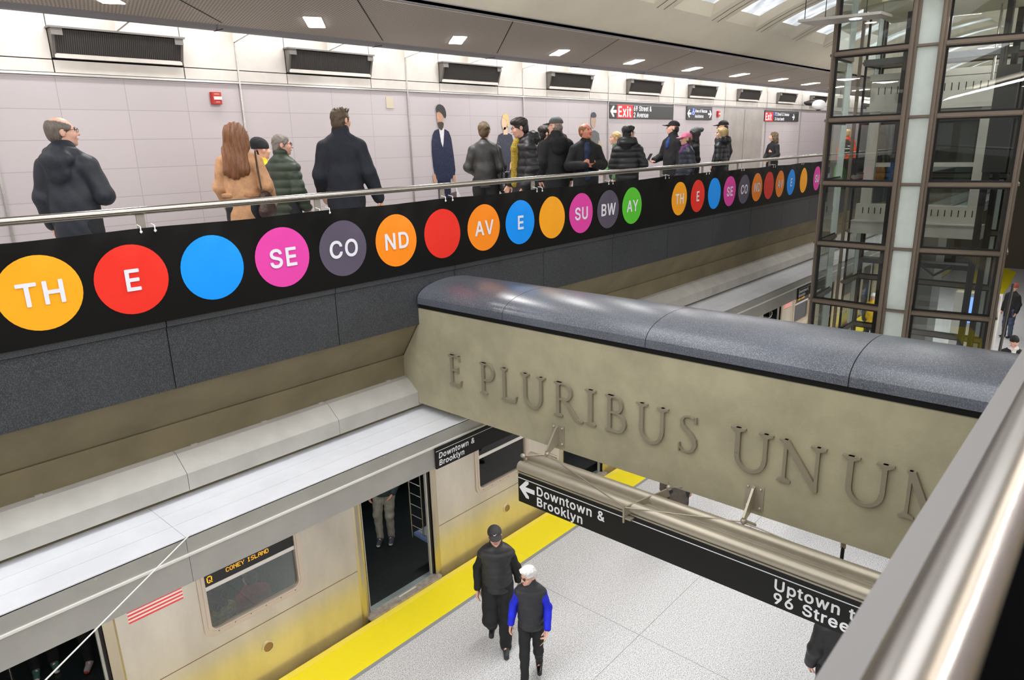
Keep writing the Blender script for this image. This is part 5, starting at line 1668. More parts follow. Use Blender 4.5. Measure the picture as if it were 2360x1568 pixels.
def rotm(yaw=0., pitch=0., roll=0.):
    """yaw turns left (+), pitch looks up (+), roll leans the head to its right (+)"""
    y, p, r = [math.radians(a) for a in (yaw, pitch, roll)]
    Rz = np.array([[math.cos(y), -math.sin(y), 0], [math.sin(y), math.cos(y), 0], [0, 0, 1]])
    Rx = np.array([[1, 0, 0], [0, math.cos(p), -math.sin(p)], [0, math.sin(p), math.cos(p)]])
    Ry = np.array([[math.cos(r), 0, math.sin(r)], [0, 1, 0], [-math.sin(r), 0, math.cos(r)]])
    return Rz @ Rx @ Ry

def hand_prims(wrist, d, nrm, side, curl=25., k=.006, m=0):
    """d: wrist->knuckles, nrm: the way the palm faces, side: +1 when the thumb lies along d x nrm"""
    w_, d, nrm = np.array(wrist, float), np.array(d, float), np.array(nrm, float)
    d /= np.linalg.norm(d)
    nrm = nrm-d*(nrm @ d)
    nrm /= np.linalg.norm(nrm)
    t = np.cross(d, nrm)*side                      # towards the thumb
    P = []
    for o in (-.026, -.008, .010, .026):
        P.append(cone(w_+d*.012+t*o*.6, w_+d*.088+t*o, .014, .0125, .012, m))
    L_ = (.060, .074, .080, .070)                  # little .. index
    for i, o in enumerate((-.030, -.010, .011, .031)):
        p = w_+d*.090+t*o
        a = math.radians(curl*(.7+.12*(3-i)))
        dirv = d
        for j, (fr, r) in enumerate(((.45, .0092), (.32, .0085), (.23, .0075))):
            dirv = d*math.cos(a*(j+1)*.8)+nrm*math.sin(a*(j+1)*.8)
            q = p+dirv*L_[i]*fr
            P.append(cone(p, q, r, r*.93, k, m))
            p = q
    p = w_+d*.028+t*.030
    for dv, ln, r in ((d*.65+t*.65+nrm*.35, .042, .0125), (d*.88+t*.2+nrm*.42, .032, .0105), (d*.9+nrm*.45, .024, .009)):
        dv = dv/np.linalg.norm(dv)
        q = p+dv*ln
        P.append(cone(p, q, r, r*.9, .010, m))
        p = q
    return P

SKIN = {'fair': mat('skin_fair', srgb(222, 172, 150), .55), 'ruddy': mat('skin_ruddy', srgb(214, 140, 118), .55), 'tan': mat('skin_tan', srgb(196, 146, 118), .55)}
M_EYE = mat('eye_dark', srgb(48, 38, 34), .3)
LIP = mat('lip', srgb(178, 104, 96), .5)
def cloth(n, r, g, b_, rough=.8, **kw):
    return mat('cloth_'+n, srgb(r, g, b_), rough, var=kw.pop('var', .22), vscale=kw.pop('vscale', 14), bump=kw.pop('bump', .15), bscale=kw.pop('bscale', 120), **kw)
def hairm(n, r, g, b_):
    return mat('hair_'+n, srgb(r, g, b_), .5, var=.35, vscale=30, stretch=(3, 3, .5), bump=.3, bscale=60)

HC, NP = np.array([0, .012, 1.632]), np.array([0, -.01, 1.50])
class Person:
    """a standing figure 1.75 m tall facing +y; everything is built in its own space, then placed"""
    def __init__(s, label, x, y, z, height, face, head=(0, 0, 0), skin='fair', brow=(70, 50, 40), h=.0095, wide=1.0, female=False,
                 arms=None, legs=None, lean=0., cat='person', group=None, head_fwd=0.):
        s.h, s.wide, s.female, s.lean = h, wide, female, lean
        s.Rh = rotm(*head)
        s.hf = head_fwd
        sh = .160*(.92 if female else 1.0)*wide
        s.sh = sh
        # elbows and wrists, local
        s.arms = {-1: ((-.212*wide, -.03, 1.13), (-.222*wide, .05, .89)), 1: ((.212*wide, -.03, 1.13), (.222*wide, .05, .89))}
        if arms:
            s.arms.update(arms)
        s.legs = {-1: ((-.09, .0, .90), (-.10, .015, .49), (-.10, -.02, .085)), 1: ((.09, .0, .90), (.10, .015, .49), (.10, -.02, .085))}
        if legs:
            s.legs.update(legs)
        s.palm = {-1: (1, .2, 0), 1: (-1, .2, 0)}
        s.hdir = {}
        s.curl = {-1: 28, 1: 28}
        s.skin, s.browm = skin, mat('brow_%d_%d' % (brow[0], brow[1]), srgb(*brow), .7)
        s.place = (x, y, z, height, face)
        s.label, s.cat, s.group = label, cat, group
        s.parts = []
        s.root = None
    def hp(s, p):
        """a point given from the middle of the head"""
        q = HC+np.array(p, float)
        return NP+s.Rh @ (q-NP)+np.array([0, s.hf, 0])
    def bend(s, p):
        return np.array(p, float)
    def body(s):
        Rh = s.Rh
        hp = s.hp
        P = [ell(hp((0, -.012, .025)), (.077, .094, .088), .02, 0, Rh), ell(hp((0, .028, -.03)), (.062, .067, .086), .03, 0, Rh),
             ell(hp((0, .045, -.075)), (.047, .042, .036), .025, 0, Rh), ell(hp((0, .078, -.098)), (.017, .015, .015), .02, 0, Rh),
             cone(hp((0, .090, .012)), hp((0, .113, -.026)), .009, .0135, .012),
             ell(hp((.014, .098, -.030)), (.009, .010, .008), .008, 0, Rh), ell(hp((-.014, .098, -.030)), (.009, .010, .008), .008, 0, Rh)]
        for q in (-1, 1):
            P += [ell(hp((q*.078, -.014, -.008)), (.010, .021, .033), .006, 0, Rh),
                  ell(hp((q*.04, .062, -.03)), (.026, .026, .03), .02, 0, Rh),
                  ell(hp((q*.031, .088, .010)), (.014, .008, .0075), .003, 1, Rh),
                  cone(hp((q*.015, .0975, .028)), hp((q*.047, .085, .027)), .006, .005, .004, 2)]
        P.append(ell(hp((0, .096, -.060)), (.023, .010, .0085), .004, 3, Rh))
        P.append(cone((0, -.015, 1.42), hp((0, -.012, -.06)), .058*(.88 if s.female else 1), .052*(.88 if s.female else 1), .03))
        w_ = s.wide*(.92 if s.female else 1)
        P += [ell((0, 0, 1.27), (.138*w_, .100, .19), .05), ell((0, 0, .96), (.155*w_, .11, .12), .06), cone((0, 0, 1.0), (0, 0, 1.2), .115*w_, .12*w_, .05, sy=.8)]
        for q in (-1, 1):
            e, wr = s.arms[q]
            S = (q*s.sh, 0, 1.375)
            P += [cone((q*.05, -.01, 1.42), S, .055, .055, .04), cone(S, e, .050, .041, .03), cone(e, wr, .040, .029, .02)]
            d = s.hdir.get(q, np.array(wr)-np.array(e))
            P += hand_prims(wr, d, s.palm[q], -q if True else q, s.curl[q])
            hip, kn, an = s.legs[q]
            P += [cone(hip, kn, .083, .058, .04), cone(kn, an, .056, .038, .03), cone(an, (an[0], an[1]+.12, max(.035, an[2]-.05)), .036, .030, .02)]
        s.root = mesh_obj(blob(P, s.h), 'person', [SKIN[s.skin], M_EYE, s.browm, LIP])
        return s
    def add(s, name, data, mats):
        if data is None:
            return None
        o = mesh_obj(data, name, mats, s.root)
        return o
    def jacket(s, m, hem=.80, pad=.028, sleeves=True, puff=0., collar=.5, hood=0, sy=.70, name='jacket', short=None, flare=0., hcell=None, belt=False, vest_m=None):
        w_ = s.wide*(.92 if s.female else 1)
        R = .136*w_+pad*.9
        P = [cone((0, -.005, 1.33), (0, 0, 1.05), R, R*.97, .05, sy=sy), cone((0, 0, 1.08), (0, .005, hem+R*.2), R*.97, R*(.98+flare), .05, sy=sy+.12)]
        for q in (-1, 1):
            e, wr = s.arms[q]
            S = (q*(s.sh+.0), -.005, 1.365)
            P += [cone((q*.045, -.015, 1.425), (S[0]-q*(0 if sleeves else .010), S[1], S[2]+(0 if sleeves else .010)), .050+pad*.7, (.052+pad*.5) if sleeves else (.056+pad*.42), .05)]
            if sleeves:
                cuff = np.array(wr)-(np.array(wr)-np.array(e))*.04
                P += [cone(S, e, .052+pad*.62, .044+pad*.7, .03), cone(e, cuff, .048+pad*.75, .034+pad*.6, .02)]
        if collar:
            P += [cone((0, -.015, 1.43), (0, -.008, 1.43+.09*collar), .076+pad*.5, .072+pad*.35, .02)]
        if hood == 1:                              # hood lying on the back
            P += [ell((0, -.125, 1.42), (.135, .07, .085), .03), cone((-.10, -.05, 1.47), (0, -.11, 1.50), .045, .05, .03), cone((.10, -.05, 1.47), (0, -.11, 1.50), .045, .05, .03),
                  ell((0, -.14, 1.33), (.10, .045, .09), .04)]
        if hood == 2:                              # thick padded hood or fur collar bunched round the neck
            P += [cone((-.10, -.04, 1.50), (.10, -.04, 1.50), .07, .07, .03), ell((0, -.12, 1.49), (.13, .08, .10), .03), cone((-.09, .03, 1.46), (-.05, .09, 1.40), .045, .04, .02), cone((.09, .03, 1.46), (.05, .09, 1.40), .045, .04, .02)]
        disp = None
        if puff:
            disp = lambda Q: -puff*np.abs(np.sin(Q[..., 2]*math.pi/.095))+puff*.5
        else:
            disp = lambda Q: .0035*np.sin(Q[..., 2]*34+Q[..., 0]*21)*np.sin(Q[..., 0]*25+Q[..., 1]*31)
        return s.add(name, blob(P, hcell or s.h, clips=[((0, 0, hem), (0, 0, -1))], disp=disp), m)
    def trousers(s, m, loose=.018, name='trousers'):
        w_ = s.wide*(.95 if s.female else 1)
        P = [ell((0, 0, .95), (.155*w_+loose, .112+loose, .13), .05)]
        for q in (-1, 1):
            hip, kn, an = s.legs[q]
            a2 = np.array(an)+np.array([0, 0, -.02])
            P += [cone(hip, kn, .088+loose, .060+loose, .04), cone(kn, a2, .058+loose, .042+loose, .03)]
        disp = lambda Q: .003*np.sin(Q[..., 2]*40+Q[..., 0]*15)
        return s.add(name, blob(P, s.h, disp=disp), m)
    def skirt(s, m, z0, z1, r0, r1):
        return s.add('skirt', blob([cone((0, 0, z1), (0, 0, z0), r1, r0, .03, sy=.8)], s.h), m)
    def shoes(s, m, sole=None):
        for q in (-1, 1):
            hip, kn, an = s.legs[q]
            ax, ay, az = an
            up = az-.085
            P = [cone((ax, ay-.035, up+.05), (ax, ay+.04, up+.058), .042, .044, .02), cone((ax, ay+.03, up+.045), (ax+q*.008, ay+.165, up+.036), .042, .035, .02), cone((ax, ay, up+.06), (ax, ay-.005, up+.11), .043, .045, .02)]
            P2 = [cone((ax, ay-.035, up+.016), (ax+q*.008, ay+.17, up+.016), .040, .034, .01, 1)]
            s.add('shoe', blob(P+P2, s.h, clips=[((0, 0, up+.002), (0, 0, -1))]), [m, sole or m])
    def hair(s, m, kind='short', h=None):
        hp, Rh = s.hp, s.Rh
        P = [ell(hp((0, -.018, .030)), (.086, .102, .093), .02, 0, Rh)]
        subs = [ell(hp((0, .105, -.038)), (.078, .085, .098), .01, 0, Rh)]
        clips = []
        if kind in ('short', 'spiky', 'thick'):
            P += [ell(hp((0, -.055, -.03)), (.070, .062, .07), .02, 0, Rh)]
            P += [cone(hp((q*.076, .018, .01)), hp((q*.074, .015, -.02)), .012, .008, .01) for q in (-1, 1)]
            subs += [ell(hp((q*.088, -.012, -.02)), (.022, .03, .042), .01, 0, Rh) for q in (-1, 1)]
            if kind == 'spiky':
                for i in range(26):
                    a, b_ = i*2.4, .02+.06*((i*37) % 11)/11
                    p = (b_*math.cos(a)*1.0, -.005+b_*1.2*math.sin(a), .105-b_*.35)
                    P.append(cone(hp(p), hp((p[0]*1.25, p[1]*1.2+.008, p[2]+.028)), .012, .004, .008))
            if kind == 'thick':
                P += [ell(hp((0, .02, .085)), (.080, .082, .05), .02, 0, Rh), ell(hp((.02, .065, .085)), (.055, .035, .03), .02, 0, Rh), ell(hp((0, -.04, .06)), (.095, .085, .07), .02, 0, Rh)]
        if kind == 'bald':
            P += [ell(hp((0, -.05, -.02)), (.072, .064, .066), .02, 0, Rh)]
            subs += [ell(hp((0, .02, .105)), (.075, .105, .075), .01, 0, Rh)] + [ell(hp((q*.088, -.012, -.02)), (.022, .03, .042), .01, 0, Rh) for q in (-1, 1)]
        if kind == 'long':
            P += [ell(hp((0, -.035, .02)), (.098, .105, .095), .03, 0, Rh), cone(hp((-.045, -.055, -.02)), (-.065, -.10, 1.30), .075, .070, .04), cone(hp((.045, -.055, -.02)), (.065, -.10, 1.30), .075, .070, .04),
                  cone(hp((0, -.07, -.05)), (0, -.12, 1.26), .075, .055, .04), cone(hp((.078, .02, .02)), hp((.085, .0, -.16)), .030, .04, .03), cone(hp((-.078, .02, .02)), hp((-.085, .0, -.16)), .030, .04, .03)]
        if kind == 'bob':
            P += [ell(hp((0, -.03, .025)), (.100, .105, .095), .03, 0, Rh), cone(hp((-.055, -.04, 0)), hp((-.065, -.05, -.13)), .062, .055, .03), cone(hp((.055, -.04, 0)), hp((.065, -.05, -.13)), .062, .055, .03),
                  cone(hp((.075, .03, .04)), hp((.085, .02, -.10)), .026, .028, .02), cone(hp((-.075, .03, .04)), hp((-.085, .02, -.10)), .026, .028, .02), ell(hp((0, .06, .075)), (.07, .03, .025), .02, 0, Rh)]
        if kind == 'curly':
            P += [ell(hp((0, -.03, .02)), (.105, .11, .10), .03, 0, Rh)] + [ell(hp((.10*math.cos(a), -.04+.06*math.sin(a), -.05-.05*(i % 3))), (.045, .045, .05), .02, 0, Rh) for i, a in enumerate(np.linspace(2.6, 6.8, 12))]
        if kind == 'under_cap':
            P = [ell(hp((0, -.03, -.01)), (.083, .080, .075), .02, 0, Rh), ell(hp((0, -.05, -.04)), (.070, .062, .06), .02, 0, Rh)]
            subs += [ell(hp((q*.088, -.012, -.02)), (.022, .03, .042), .01, 0, Rh) for q in (-1, 1)]
        if kind == 'crop':                       # short swept white hair
            P += [ell(hp((0, .01, .085)), (.083, .095, .05), .03, 0, Rh), ell(hp((0, -.06, .0)), (.078, .06, .085), .02, 0, Rh), ell(hp((.02, .07, .085)), (.06, .03, .025), .02, 0, Rh)]
            subs += [ell(hp((q*.090, -.008, -.03)), (.022, .028, .04), .01, 0, Rh) for q in (-1, 1)]
        amp = {'curly': .012, 'long': .008, 'bob': .006, 'spiky': .003, 'bald': .001}.get(kind, .004)
        if kind in ('long', 'bob'):
            disp = lambda Q: amp*.7*np.sin(Q[..., 0]*130+Q[..., 1]*45+1.3*np.sin(Q[..., 2]*17))+amp*.5*np.sin(Q[..., 2]*26+Q[..., 0]*18)
        else:
            disp = lambda Q: amp*np.sin(Q[..., 0]*85+3*np.sin(Q[..., 2]*40))*np.sin(Q[..., 2]*(60 if kind == 'curly' else 18)+Q[..., 1]*70)
        return s.add('hair', blob(P, h or min(s.h, .008), subs=subs, disp=disp), m)
    def cap(s, m, brim_m=None, logo=False):
        hp, Rh = s.hp, s.Rh
        up = Rh @ np.array([0, 0, 1.])
        o = s.add('cap', blob([ell(hp((0, -.014, .042)), (.092, .110, .092), .01, 0, Rh)], .007, clips=[(hp((0, 0, .035)), -up)]), m)
        b_ = s.add('cap_brim', blob([ell(hp((0, .125, .030)), (.068, .075, .010), .01, 0, rotm(0, 0, 0) if False else Rh), ell(hp((0, .085, .038)), (.082, .045, .012), .02, 0, Rh)], .006), brim_m or m)
        b_.parent = o
        if logo:                                  # small white tick on the front
            g = MB()
            pts = [(-.022, .064, 0), (-.012, .056, 0), (.0, .060, 0), (.026, .075, 0), (-.002, .066, 0), (-.012, .063, 0), (-.018, .070, 0)]
            V = []
            for x, z, _ in pts:
                # on the dome's front
                yy = -.014+.112*math.sqrt(max(0, 1-(x/.092)**2-((z-.042)/.092)**2))+.003
                V.append(tuple(hp((-x, yy, z))))
            g.add(V, [tuple(range(len(V)))])
            g.build('logo', mat('logo_white', srgb(235, 235, 235), .5), o)
        return o
    def beanie(s, m, pom=None):
        hp, Rh = s.hp, s.Rh
        up = Rh @ np.array([0, 0, 1.])
        o = s.add('knit_hat', blob([ell(hp((0, -.018, .040)), (.096, .114, .108), .02, 0, Rh), ell(hp((0, -.06, .09)), (.08, .08, .07), .03, 0, Rh)], .008, clips=[(hp((0, 0, .012)), -up)],
                              disp=lambda Q: .003*np.sin(Q[..., 0]*220)), m)
        if pom is not None:
            s.add('pompom', blob([ell(hp((0, -.15, .10)), (.05, .05, .05), .02)], .008, disp=lambda Q: .006*np.sin(Q[..., 0]*190)*np.sin(Q[..., 1]*170)*np.sin(Q[..., 2]*180)), pom).parent = o
        return o
    def glasses(s, m, lens=None):
        hp = s.hp
        g = MB()
        for q in (-1, 1):
            pts = [hp((q*.033+.023*math.cos(a), .106, .006+.017*math.sin(a))) for a in np.linspace(0, 2*math.pi, 17)[:-1]]
            g.tube(pts, .0019, 6, closed=True)
            g.tube([hp((q*.056, .105, .012)), hp((q*.076, .075, .014)), hp((q*.083, -.01, .008))], .0024, 6)
        g.tube([hp((-.010, .107, .010)), hp((.010, .107, .010))], .0024, 6)
        o = g.build('glasses', m, s.root)
        if lens:
            for q in (-1, 1):
                l_ = MB()
                l_.add([tuple(hp((q*.033+.022*math.cos(a), .1065, .006+.016*math.sin(a)))) for a in np.linspace(0, 2*math.pi, 17)[:-1]], [tuple(range(16))])
                l_.build('lens', lens, o)
        return o
    def shirt(s, m, z0=1.0, w_=.05, y=.115):
        return s.add('shirt', blob([cone((0, y-.02, 1.44), (0, y, 1.36), w_*.9, w_, .03), cone((0, y, 1.36), (0, y+.012, z0), w_, w_, .03)], s.h), m)
    def scarf(s, m):
        return s.add('scarf', blob([cone((-.05, .01, 1.47), (.05, .01, 1.47), .07, .07, .03), cone((0, .06, 1.45), (0, .09, 1.38), .06, .05, .03)], s.h), m)
    def finish(s):
        x, y, z, hgt, face = s.place
        k = hgt/1.75
        s.root.scale = (k, k, k)
        s.root.location = (x, y, z)
        s.root.rotation_euler = (0, 0, math.radians(face))
        tag(s.root, s.label, s.cat, s.group)
        return s.root
    def world(s, p):
        x, y, z, hgt, face = s.place
        k, a = hgt/1.75, math.radians(face)
        return Vector((x+k*(p[0]*math.cos(a)-p[1]*math.sin(a)), y+k*(p[0]*math.sin(a)+p[1]*math.cos(a)), z+k*p[2]))
# ------------------------------------------------------------------ the people on the mezzanine
def away(x, y):
    return -math.degrees(math.atan2(x, y))
MZ = 4.985
def mezz(label, x, y, tall, rel, head_rel=None, pitch=0, roll=0, **kw):
    hr = rel if head_rel is None else head_rel
    return Person(label, x, y, MZ, tall, away(x, y)+rel, head=(hr-rel, pitch, roll), **kw)
GM = mat('glasses_dark', srgb(30, 26, 24), .3)
BLK = cloth('black', 24, 24, 26)
C_NAVYJ = cloth('navy_shell', 36, 41, 50, .6)
C_DK = cloth('charcoal_trousers', 30, 31, 36)
SHOE = mat('shoe_black', srgb(26, 25, 25), .4)
SOLE = mat('shoe_sole', srgb(205, 200, 198), .6)

p = mezz('balding man in dark hooded jacket with glasses, far left of the mezzanine', 1.90, 6.5, 1.73, -32, -78, 4, h=.0075, brow=(110, 100, 92),
         arms={1: ((.255, .00, 1.13), (.13, .27, 1.10)), -1: ((-.23, -.02, 1.12), (-.25, .06, .90))}, wide=1.08).body()
p.jacket(C_NAVYJ, hem=.66, pad=.046, hood=1, collar=.9); p.trousers(C_DK); p.shoes(SHOE)
p.hair(hairm('grey_brown', 112, 102, 94), 'bald'); p.glasses(GM); p.finish()

p = mezz('woman with long auburn hair in a tan belted coat', 3.41, 6.6, 1.70, -22, -48, h=.0075, female=True, wide=1.08,
         arms={1: ((.25, -.03, 1.14), (.22, .17, .96)), -1: ((-.22, -.01, 1.13), (-.20, .10, .92))}).body()
TAN = cloth('tan_wool', 196, 148, 108)
p.jacket(TAN, hem=.42, pad=.036, collar=.4, name='coat', flare=.12)
p.add('belt', blob([cone((-.06, 0, 1.06), (.06, 0, 1.06), .165, .165, .02, sy=.78)], .009, clips=[((0, 0, 1.03), (0, 0, -1)), ((0, 0, 1.075), (0, 0, 1))]), cloth('tan_belt', 176, 130, 92))
p.trousers(C_DK); p.shoes(SHOE); p.hair(hairm('auburn', 128, 82, 50), 'long'); p.finish()
M_BAG = mat('bag_croc', srgb(58, 40, 32), .28, var=.3, vscale=40, bump=.5, bscale=70)
def shoulder_bag(per, c, size, m, label, strap_top):
    """bag hanging at c (person space); strap goes up to strap_top"""
    g = empty('handbag', per.world(c), label, 'bag')
    k = per.place[3]/1.75
    g.rotation_euler = (0, 0, math.radians(per.place[4]))
    g.scale = (k, k, k)
    w_, d_, h_ = size
    o = mesh_obj(blob([ell((0, 0, -h_*.30), (d_, w_*.55, h_*.28), .04), ell((0, 0, -.0), (d_*.75, w_*.42, h_*.45), .04)], .008, clips=[((0, 0, h_*.36), (0, 0, 1))]), 'bag_body', m, g)
    s_ = MB()
    tx, ty, tz = [strap_top[i]-c[i] for i in range(3)]
    for q in (-1, 1):
        s_.tube([(0, q*w_*.33, h_*.34), (tx*.5, q*w_*.24+ty*.5, h_*.34+(tz-h_*.34)*.5), (tx*.95, q*.03+ty, tz), (tx*.8, ty, tz+.012)], .009, 8)
    s_.build('bag_strap', m, g)
    g2 = MB()
    g2.box((-.01, -.02, h_*.33), (d_*.8+.012, .02, h_*.36)); g2.build('bag_clasp', mat('clasp', srgb(190, 186, 180), .3, metal=.9), g)
    return g
shoulder_bag(p, (.24, -.04, .98), (.30, .07, .30), M_BAG, 'dark brown crocodile shoulder bag of the woman in the tan coat', (.185, -.02, 1.47))

p = mezz('person in yellow jacket and dark hat hidden behind the man in green', 4.20, 7.6, 1.55, -60, h=.0095).body()
p.jacket(cloth('yellow', 236, 190, 30), hem=.8); p.trousers(C_DK); p.shoes(SHOE); p.beanie(BLK); p.finish()

p = mezz('grey-haired man in a dark green padded jacket with glasses', 4.10, 7.0, 1.60, -48, -84, -3, h=.0075, brow=(120, 114, 108), wide=1.05,
         arms={1: ((.235, -.02, 1.12), (.22, .10, .90))}).body()
p.jacket(cloth('green_puffer', 50, 62, 48, .55), hem=.72, pad=.05, puff=0.0132, collar=1.0); p.trousers(C_DK); p.shoes(SHOE)
p.hair(hairm('grey', 128, 120, 112), 'short'); p.glasses(GM); p.finish()

p = mezz('tall man with spiky brown hair in a navy coat, seen from behind', 4.53, 6.5, 1.85, -6, -38, h=.0075, wide=1.05,
         arms={1: ((.25, -.03, 1.11), (.33, .04, .84)), -1: ((-.235, -.02, 1.10), (-.25, .14, .92))}).body()
C_NAVY = cloth('navy_coat', 27, 31, 42)
p.jacket(C_NAVY, hem=.62, pad=.045, collar=1.0, name='coat'); p.trousers(C_DK); p.shoes(SHOE)
p.hair(hairm('brown', 84, 66, 48), 'spiky'); p.finish()

p = mezz('short-haired person in a grey jacket with a bag strap, seen from behind', 7.24, 7.0, 1.745, -2, -8, h=.0085, female=True, wide=1.08,
         arms={-1: ((-.24, -.01, 1.14), (-.16, .20, 1.06)), 1: ((.235, -.02, 1.13), (.18, .18, 1.00))}).body()
p.jacket(cloth('grey_leather', 54, 53, 52, .5), hem=.86, pad=.03, collar=.3); p.trousers(BLK); p.shoes(SHOE); p.hair(hairm('chestnut', 92, 74, 50), 'short'); p.finish()
shoulder_bag(p, (.27, -.06, .95), (.34, .08, .34), mat('bag_black', srgb(26, 26, 28), .35, bump=.2), 'black shoulder bag of the short-haired person in the grey jacket', (.17, -.02, 1.45))

p = mezz('dark-haired man with glasses in black puffer and yellow checked shirt, facing left', 7.30, 6.3, 1.765, 108, 96, -12, h=.0075, wide=1.08, head_fwd=.035, skin='fair', brow=(40, 32, 28),
         arms={1: ((.26, .02, 1.12), (.22, .16, .90)), -1: ((-.235, -.02, 1.12), (-.22, .10, .88))}).body()
p.jacket(cloth('black_puffer', 27, 28, 31, .5), hem=.72, pad=.05, puff=0.0132, collar=.5, hood=2)
p.shirt(cloth('yellow_check', 168, 142, 44, .8, var=.5, vscale=60), z0=.92, w_=.062, y=.135)
p.trousers(BLK); p.shoes(SHOE); p.hair(hairm('dark', 38, 30, 28), 'thick'); p.glasses(GM); p.finish()

p = mezz('dark curly-haired person half hidden between the puffer man and the capped man', 8.93, 7.3, 1.70, -60, h=.0095).body()
p.jacket(BLK, hem=.8, pad=.035); p.trousers(C_DK); p.shoes(SHOE); p.hair(hairm('dark', 38, 30, 28), 'thick'); p.finish()

p = mezz('man in grey baseball cap and black coat turned to the wall', 8.54, 6.75, 1.80, 14, 62, h=.0085, wide=1.05).body()
p.jacket(BLK, hem=.62, pad=.045, collar=1.0, hood=1, name='coat'); p.trousers(C_DK); p.shoes(SHOE)
p.hair(hairm('grey', 128, 120, 112), 'under_cap'); p.cap(cloth('grey_cap', 84, 86, 88)); p.glasses(GM); p.finish()

p = mezz('red-faced man with receding ginger hair holding a phone, facing the camera', 8.66, 6.3, 1.70, -168, -134, 8, h=.0075, skin='ruddy', brow=(150, 100, 70), wide=1.05,
         arms={-1: ((-.26, .02, 1.14), (-.06, .27, 1.15)), 1: ((.26, .02, 1.14), (.05, .28, 1.14))})
p.hdir = {-1: (.8, .25, .35), 1: (-.75, .3, .45)}
p.palm = {-1: (.3, -1, .2), 1: (-.3, -1, .2)}
p.curl = {-1: 42, 1: 42}
p.body()
p.jacket(BLK, hem=.70, pad=.042, collar=.5); p.shirt(cloth('blue_shirt', 34, 48, 80), z0=.95, w_=.045, y=.125)
p.trousers(C_DK); p.shoes(SHOE); p.hair(hairm('ginger', 150, 104, 66), 'bald'); p.finish()
PH = mat('phone_black', srgb(16, 16, 18), .2)
def phone(per, at, label, rz=0):
    g = MB(); g.box((-.036, -.004, -.07), (.036, .004, .07)); o = g.build('phone', PH)
    s_ = MB(); s_.box((-.032, .0042, -.06), (.032, .005, .06)); s_.build('screen', mat('phone_glass', srgb(40, 44, 52), .1), o)
    o.location = per.world(at)
    o.rotation_euler = (math.radians(-35), 0, math.radians(per.place[4]+180+rz))
    return tag(o, label, 'phone')
phone(p, (-.02, .335, 1.235), 'black phone in the hands of the red-faced man')

p = mezz('black-haired man in black hooded puffer with glasses, back to the camera', 9.79, 6.3, 1.665, -8, -38, h=.0085, wide=1.08,
         arms={1: ((.27, -.02, 1.13), (.18, .20, 1.10)), -1: ((-.24, -.01, 1.12), (-.18, .18, 1.0))}).body()
p.jacket(cloth('black_puffer', 27, 28, 31, .5), hem=.80, pad=.05, puff=0.0108, hood=2, collar=.6); p.trousers(C_DK); p.shoes(SHOE)
p.hair(hairm('black', 24, 22, 22), 'thick'); p.glasses(GM); p.finish()

p = mezz('fair person in green top, hidden behind the black-haired man in the hooded puffer', 10.66, 7.1, 1.60, 95, h=.0095, female=True,
         arms={1: ((.22, .05, 1.12), (.10, .22, 1.0))}).body()
p.jacket(cloth('green_print', 96, 140, 96, .8, var=.5, vscale=30), hem=.85, pad=.02); p.trousers(C_DK); p.shoes(SHOE); p.hair(hairm('blond', 190, 164, 112), 'short'); p.finish()

p = mezz('man in black cap and black overcoat holding a phone, in profile to the left', 12.1, 6.8, 1.77, 132, 92, 6, h=.0085, wide=1.05,
         arms={1: ((.26, .02, 1.12), (.22, .24, 1.06))})
p.palm = {-1: (1, .2, 0), 1: (-.5, .2, 1)}
p.curl = {-1: 28, 1: 40}
p.body()
p.jacket(BLK, hem=.55, pad=.04, collar=.9, name='coat'); p.shirt(cloth('bright_blue', 36, 66, 128), z0=1.30, w_=.036, y=.105)
p.trousers(C_DK); p.shoes(SHOE); p.hair(hairm('dark', 38, 30, 28), 'under_cap'); p.cap(BLK); p.finish()
phone(p, (.215, .355, 1.125), 'black phone in the hand of the man in the black cap')

p = mezz('woman in bright pink cap and navy padded coat with purple scarf', 11.71, 6.3, 1.55, 118, 108, -2, h=.0085, female=True, wide=1.05).body()
p.jacket(cloth('navy_puffer', 30, 37, 52, .5), hem=.5, pad=.045, puff=0.0084, name='coat'); p.scarf(cloth('purple', 96, 54, 108)); p.trousers(C_DK); p.shoes(SHOE)
p.hair(hairm('brown', 84, 66, 48), 'under_cap'); p.cap(cloth('pink_cap', 232, 122, 158)); p.glasses(GM); p.finish()

p = mezz('person in grey knitted pompom hat and black coat behind the pink cap', 12.95, 6.8, 1.63, 100, h=.0095, female=True).body()
p.jacket(BLK, hem=.5, pad=.04, name='coat', collar=.9); p.trousers(C_DK); p.shoes(SHOE); p.hair(hairm('dark', 38, 30, 28), 'bob')
K = mat('knit_grey', srgb(96, 100, 102), .9, var=.5, vscale=30); p.beanie(K, K); p.finish()

p = mezz('blonde woman in black padded coat in profile', 13.3, 6.4, 1.64, 70, 92, 3, h=.0085, female=True, wide=1.05).body()
p.jacket(cloth('ink_puffer', 30, 31, 38, .5), hem=.5, pad=.045, puff=0.0084, hood=2, name='coat'); p.trousers(C_DK); p.shoes(SHOE); p.hair(hairm('blond', 190, 164, 112), 'bob'); p.finish()

p = mezz('man in black cap and dark jacket behind the blonde woman', 14.6, 7.0, 1.80, 62, 88, h=.0095, wide=1.1, skin='tan').body()
p.jacket(cloth('dark_jacket', 40, 42, 44), hem=.7, pad=.04, collar=.7); p.trousers(C_DK); p.shoes(SHOE); p.hair(hairm('dark', 38, 30, 28), 'under_cap'); p.cap(BLK); p.finish()

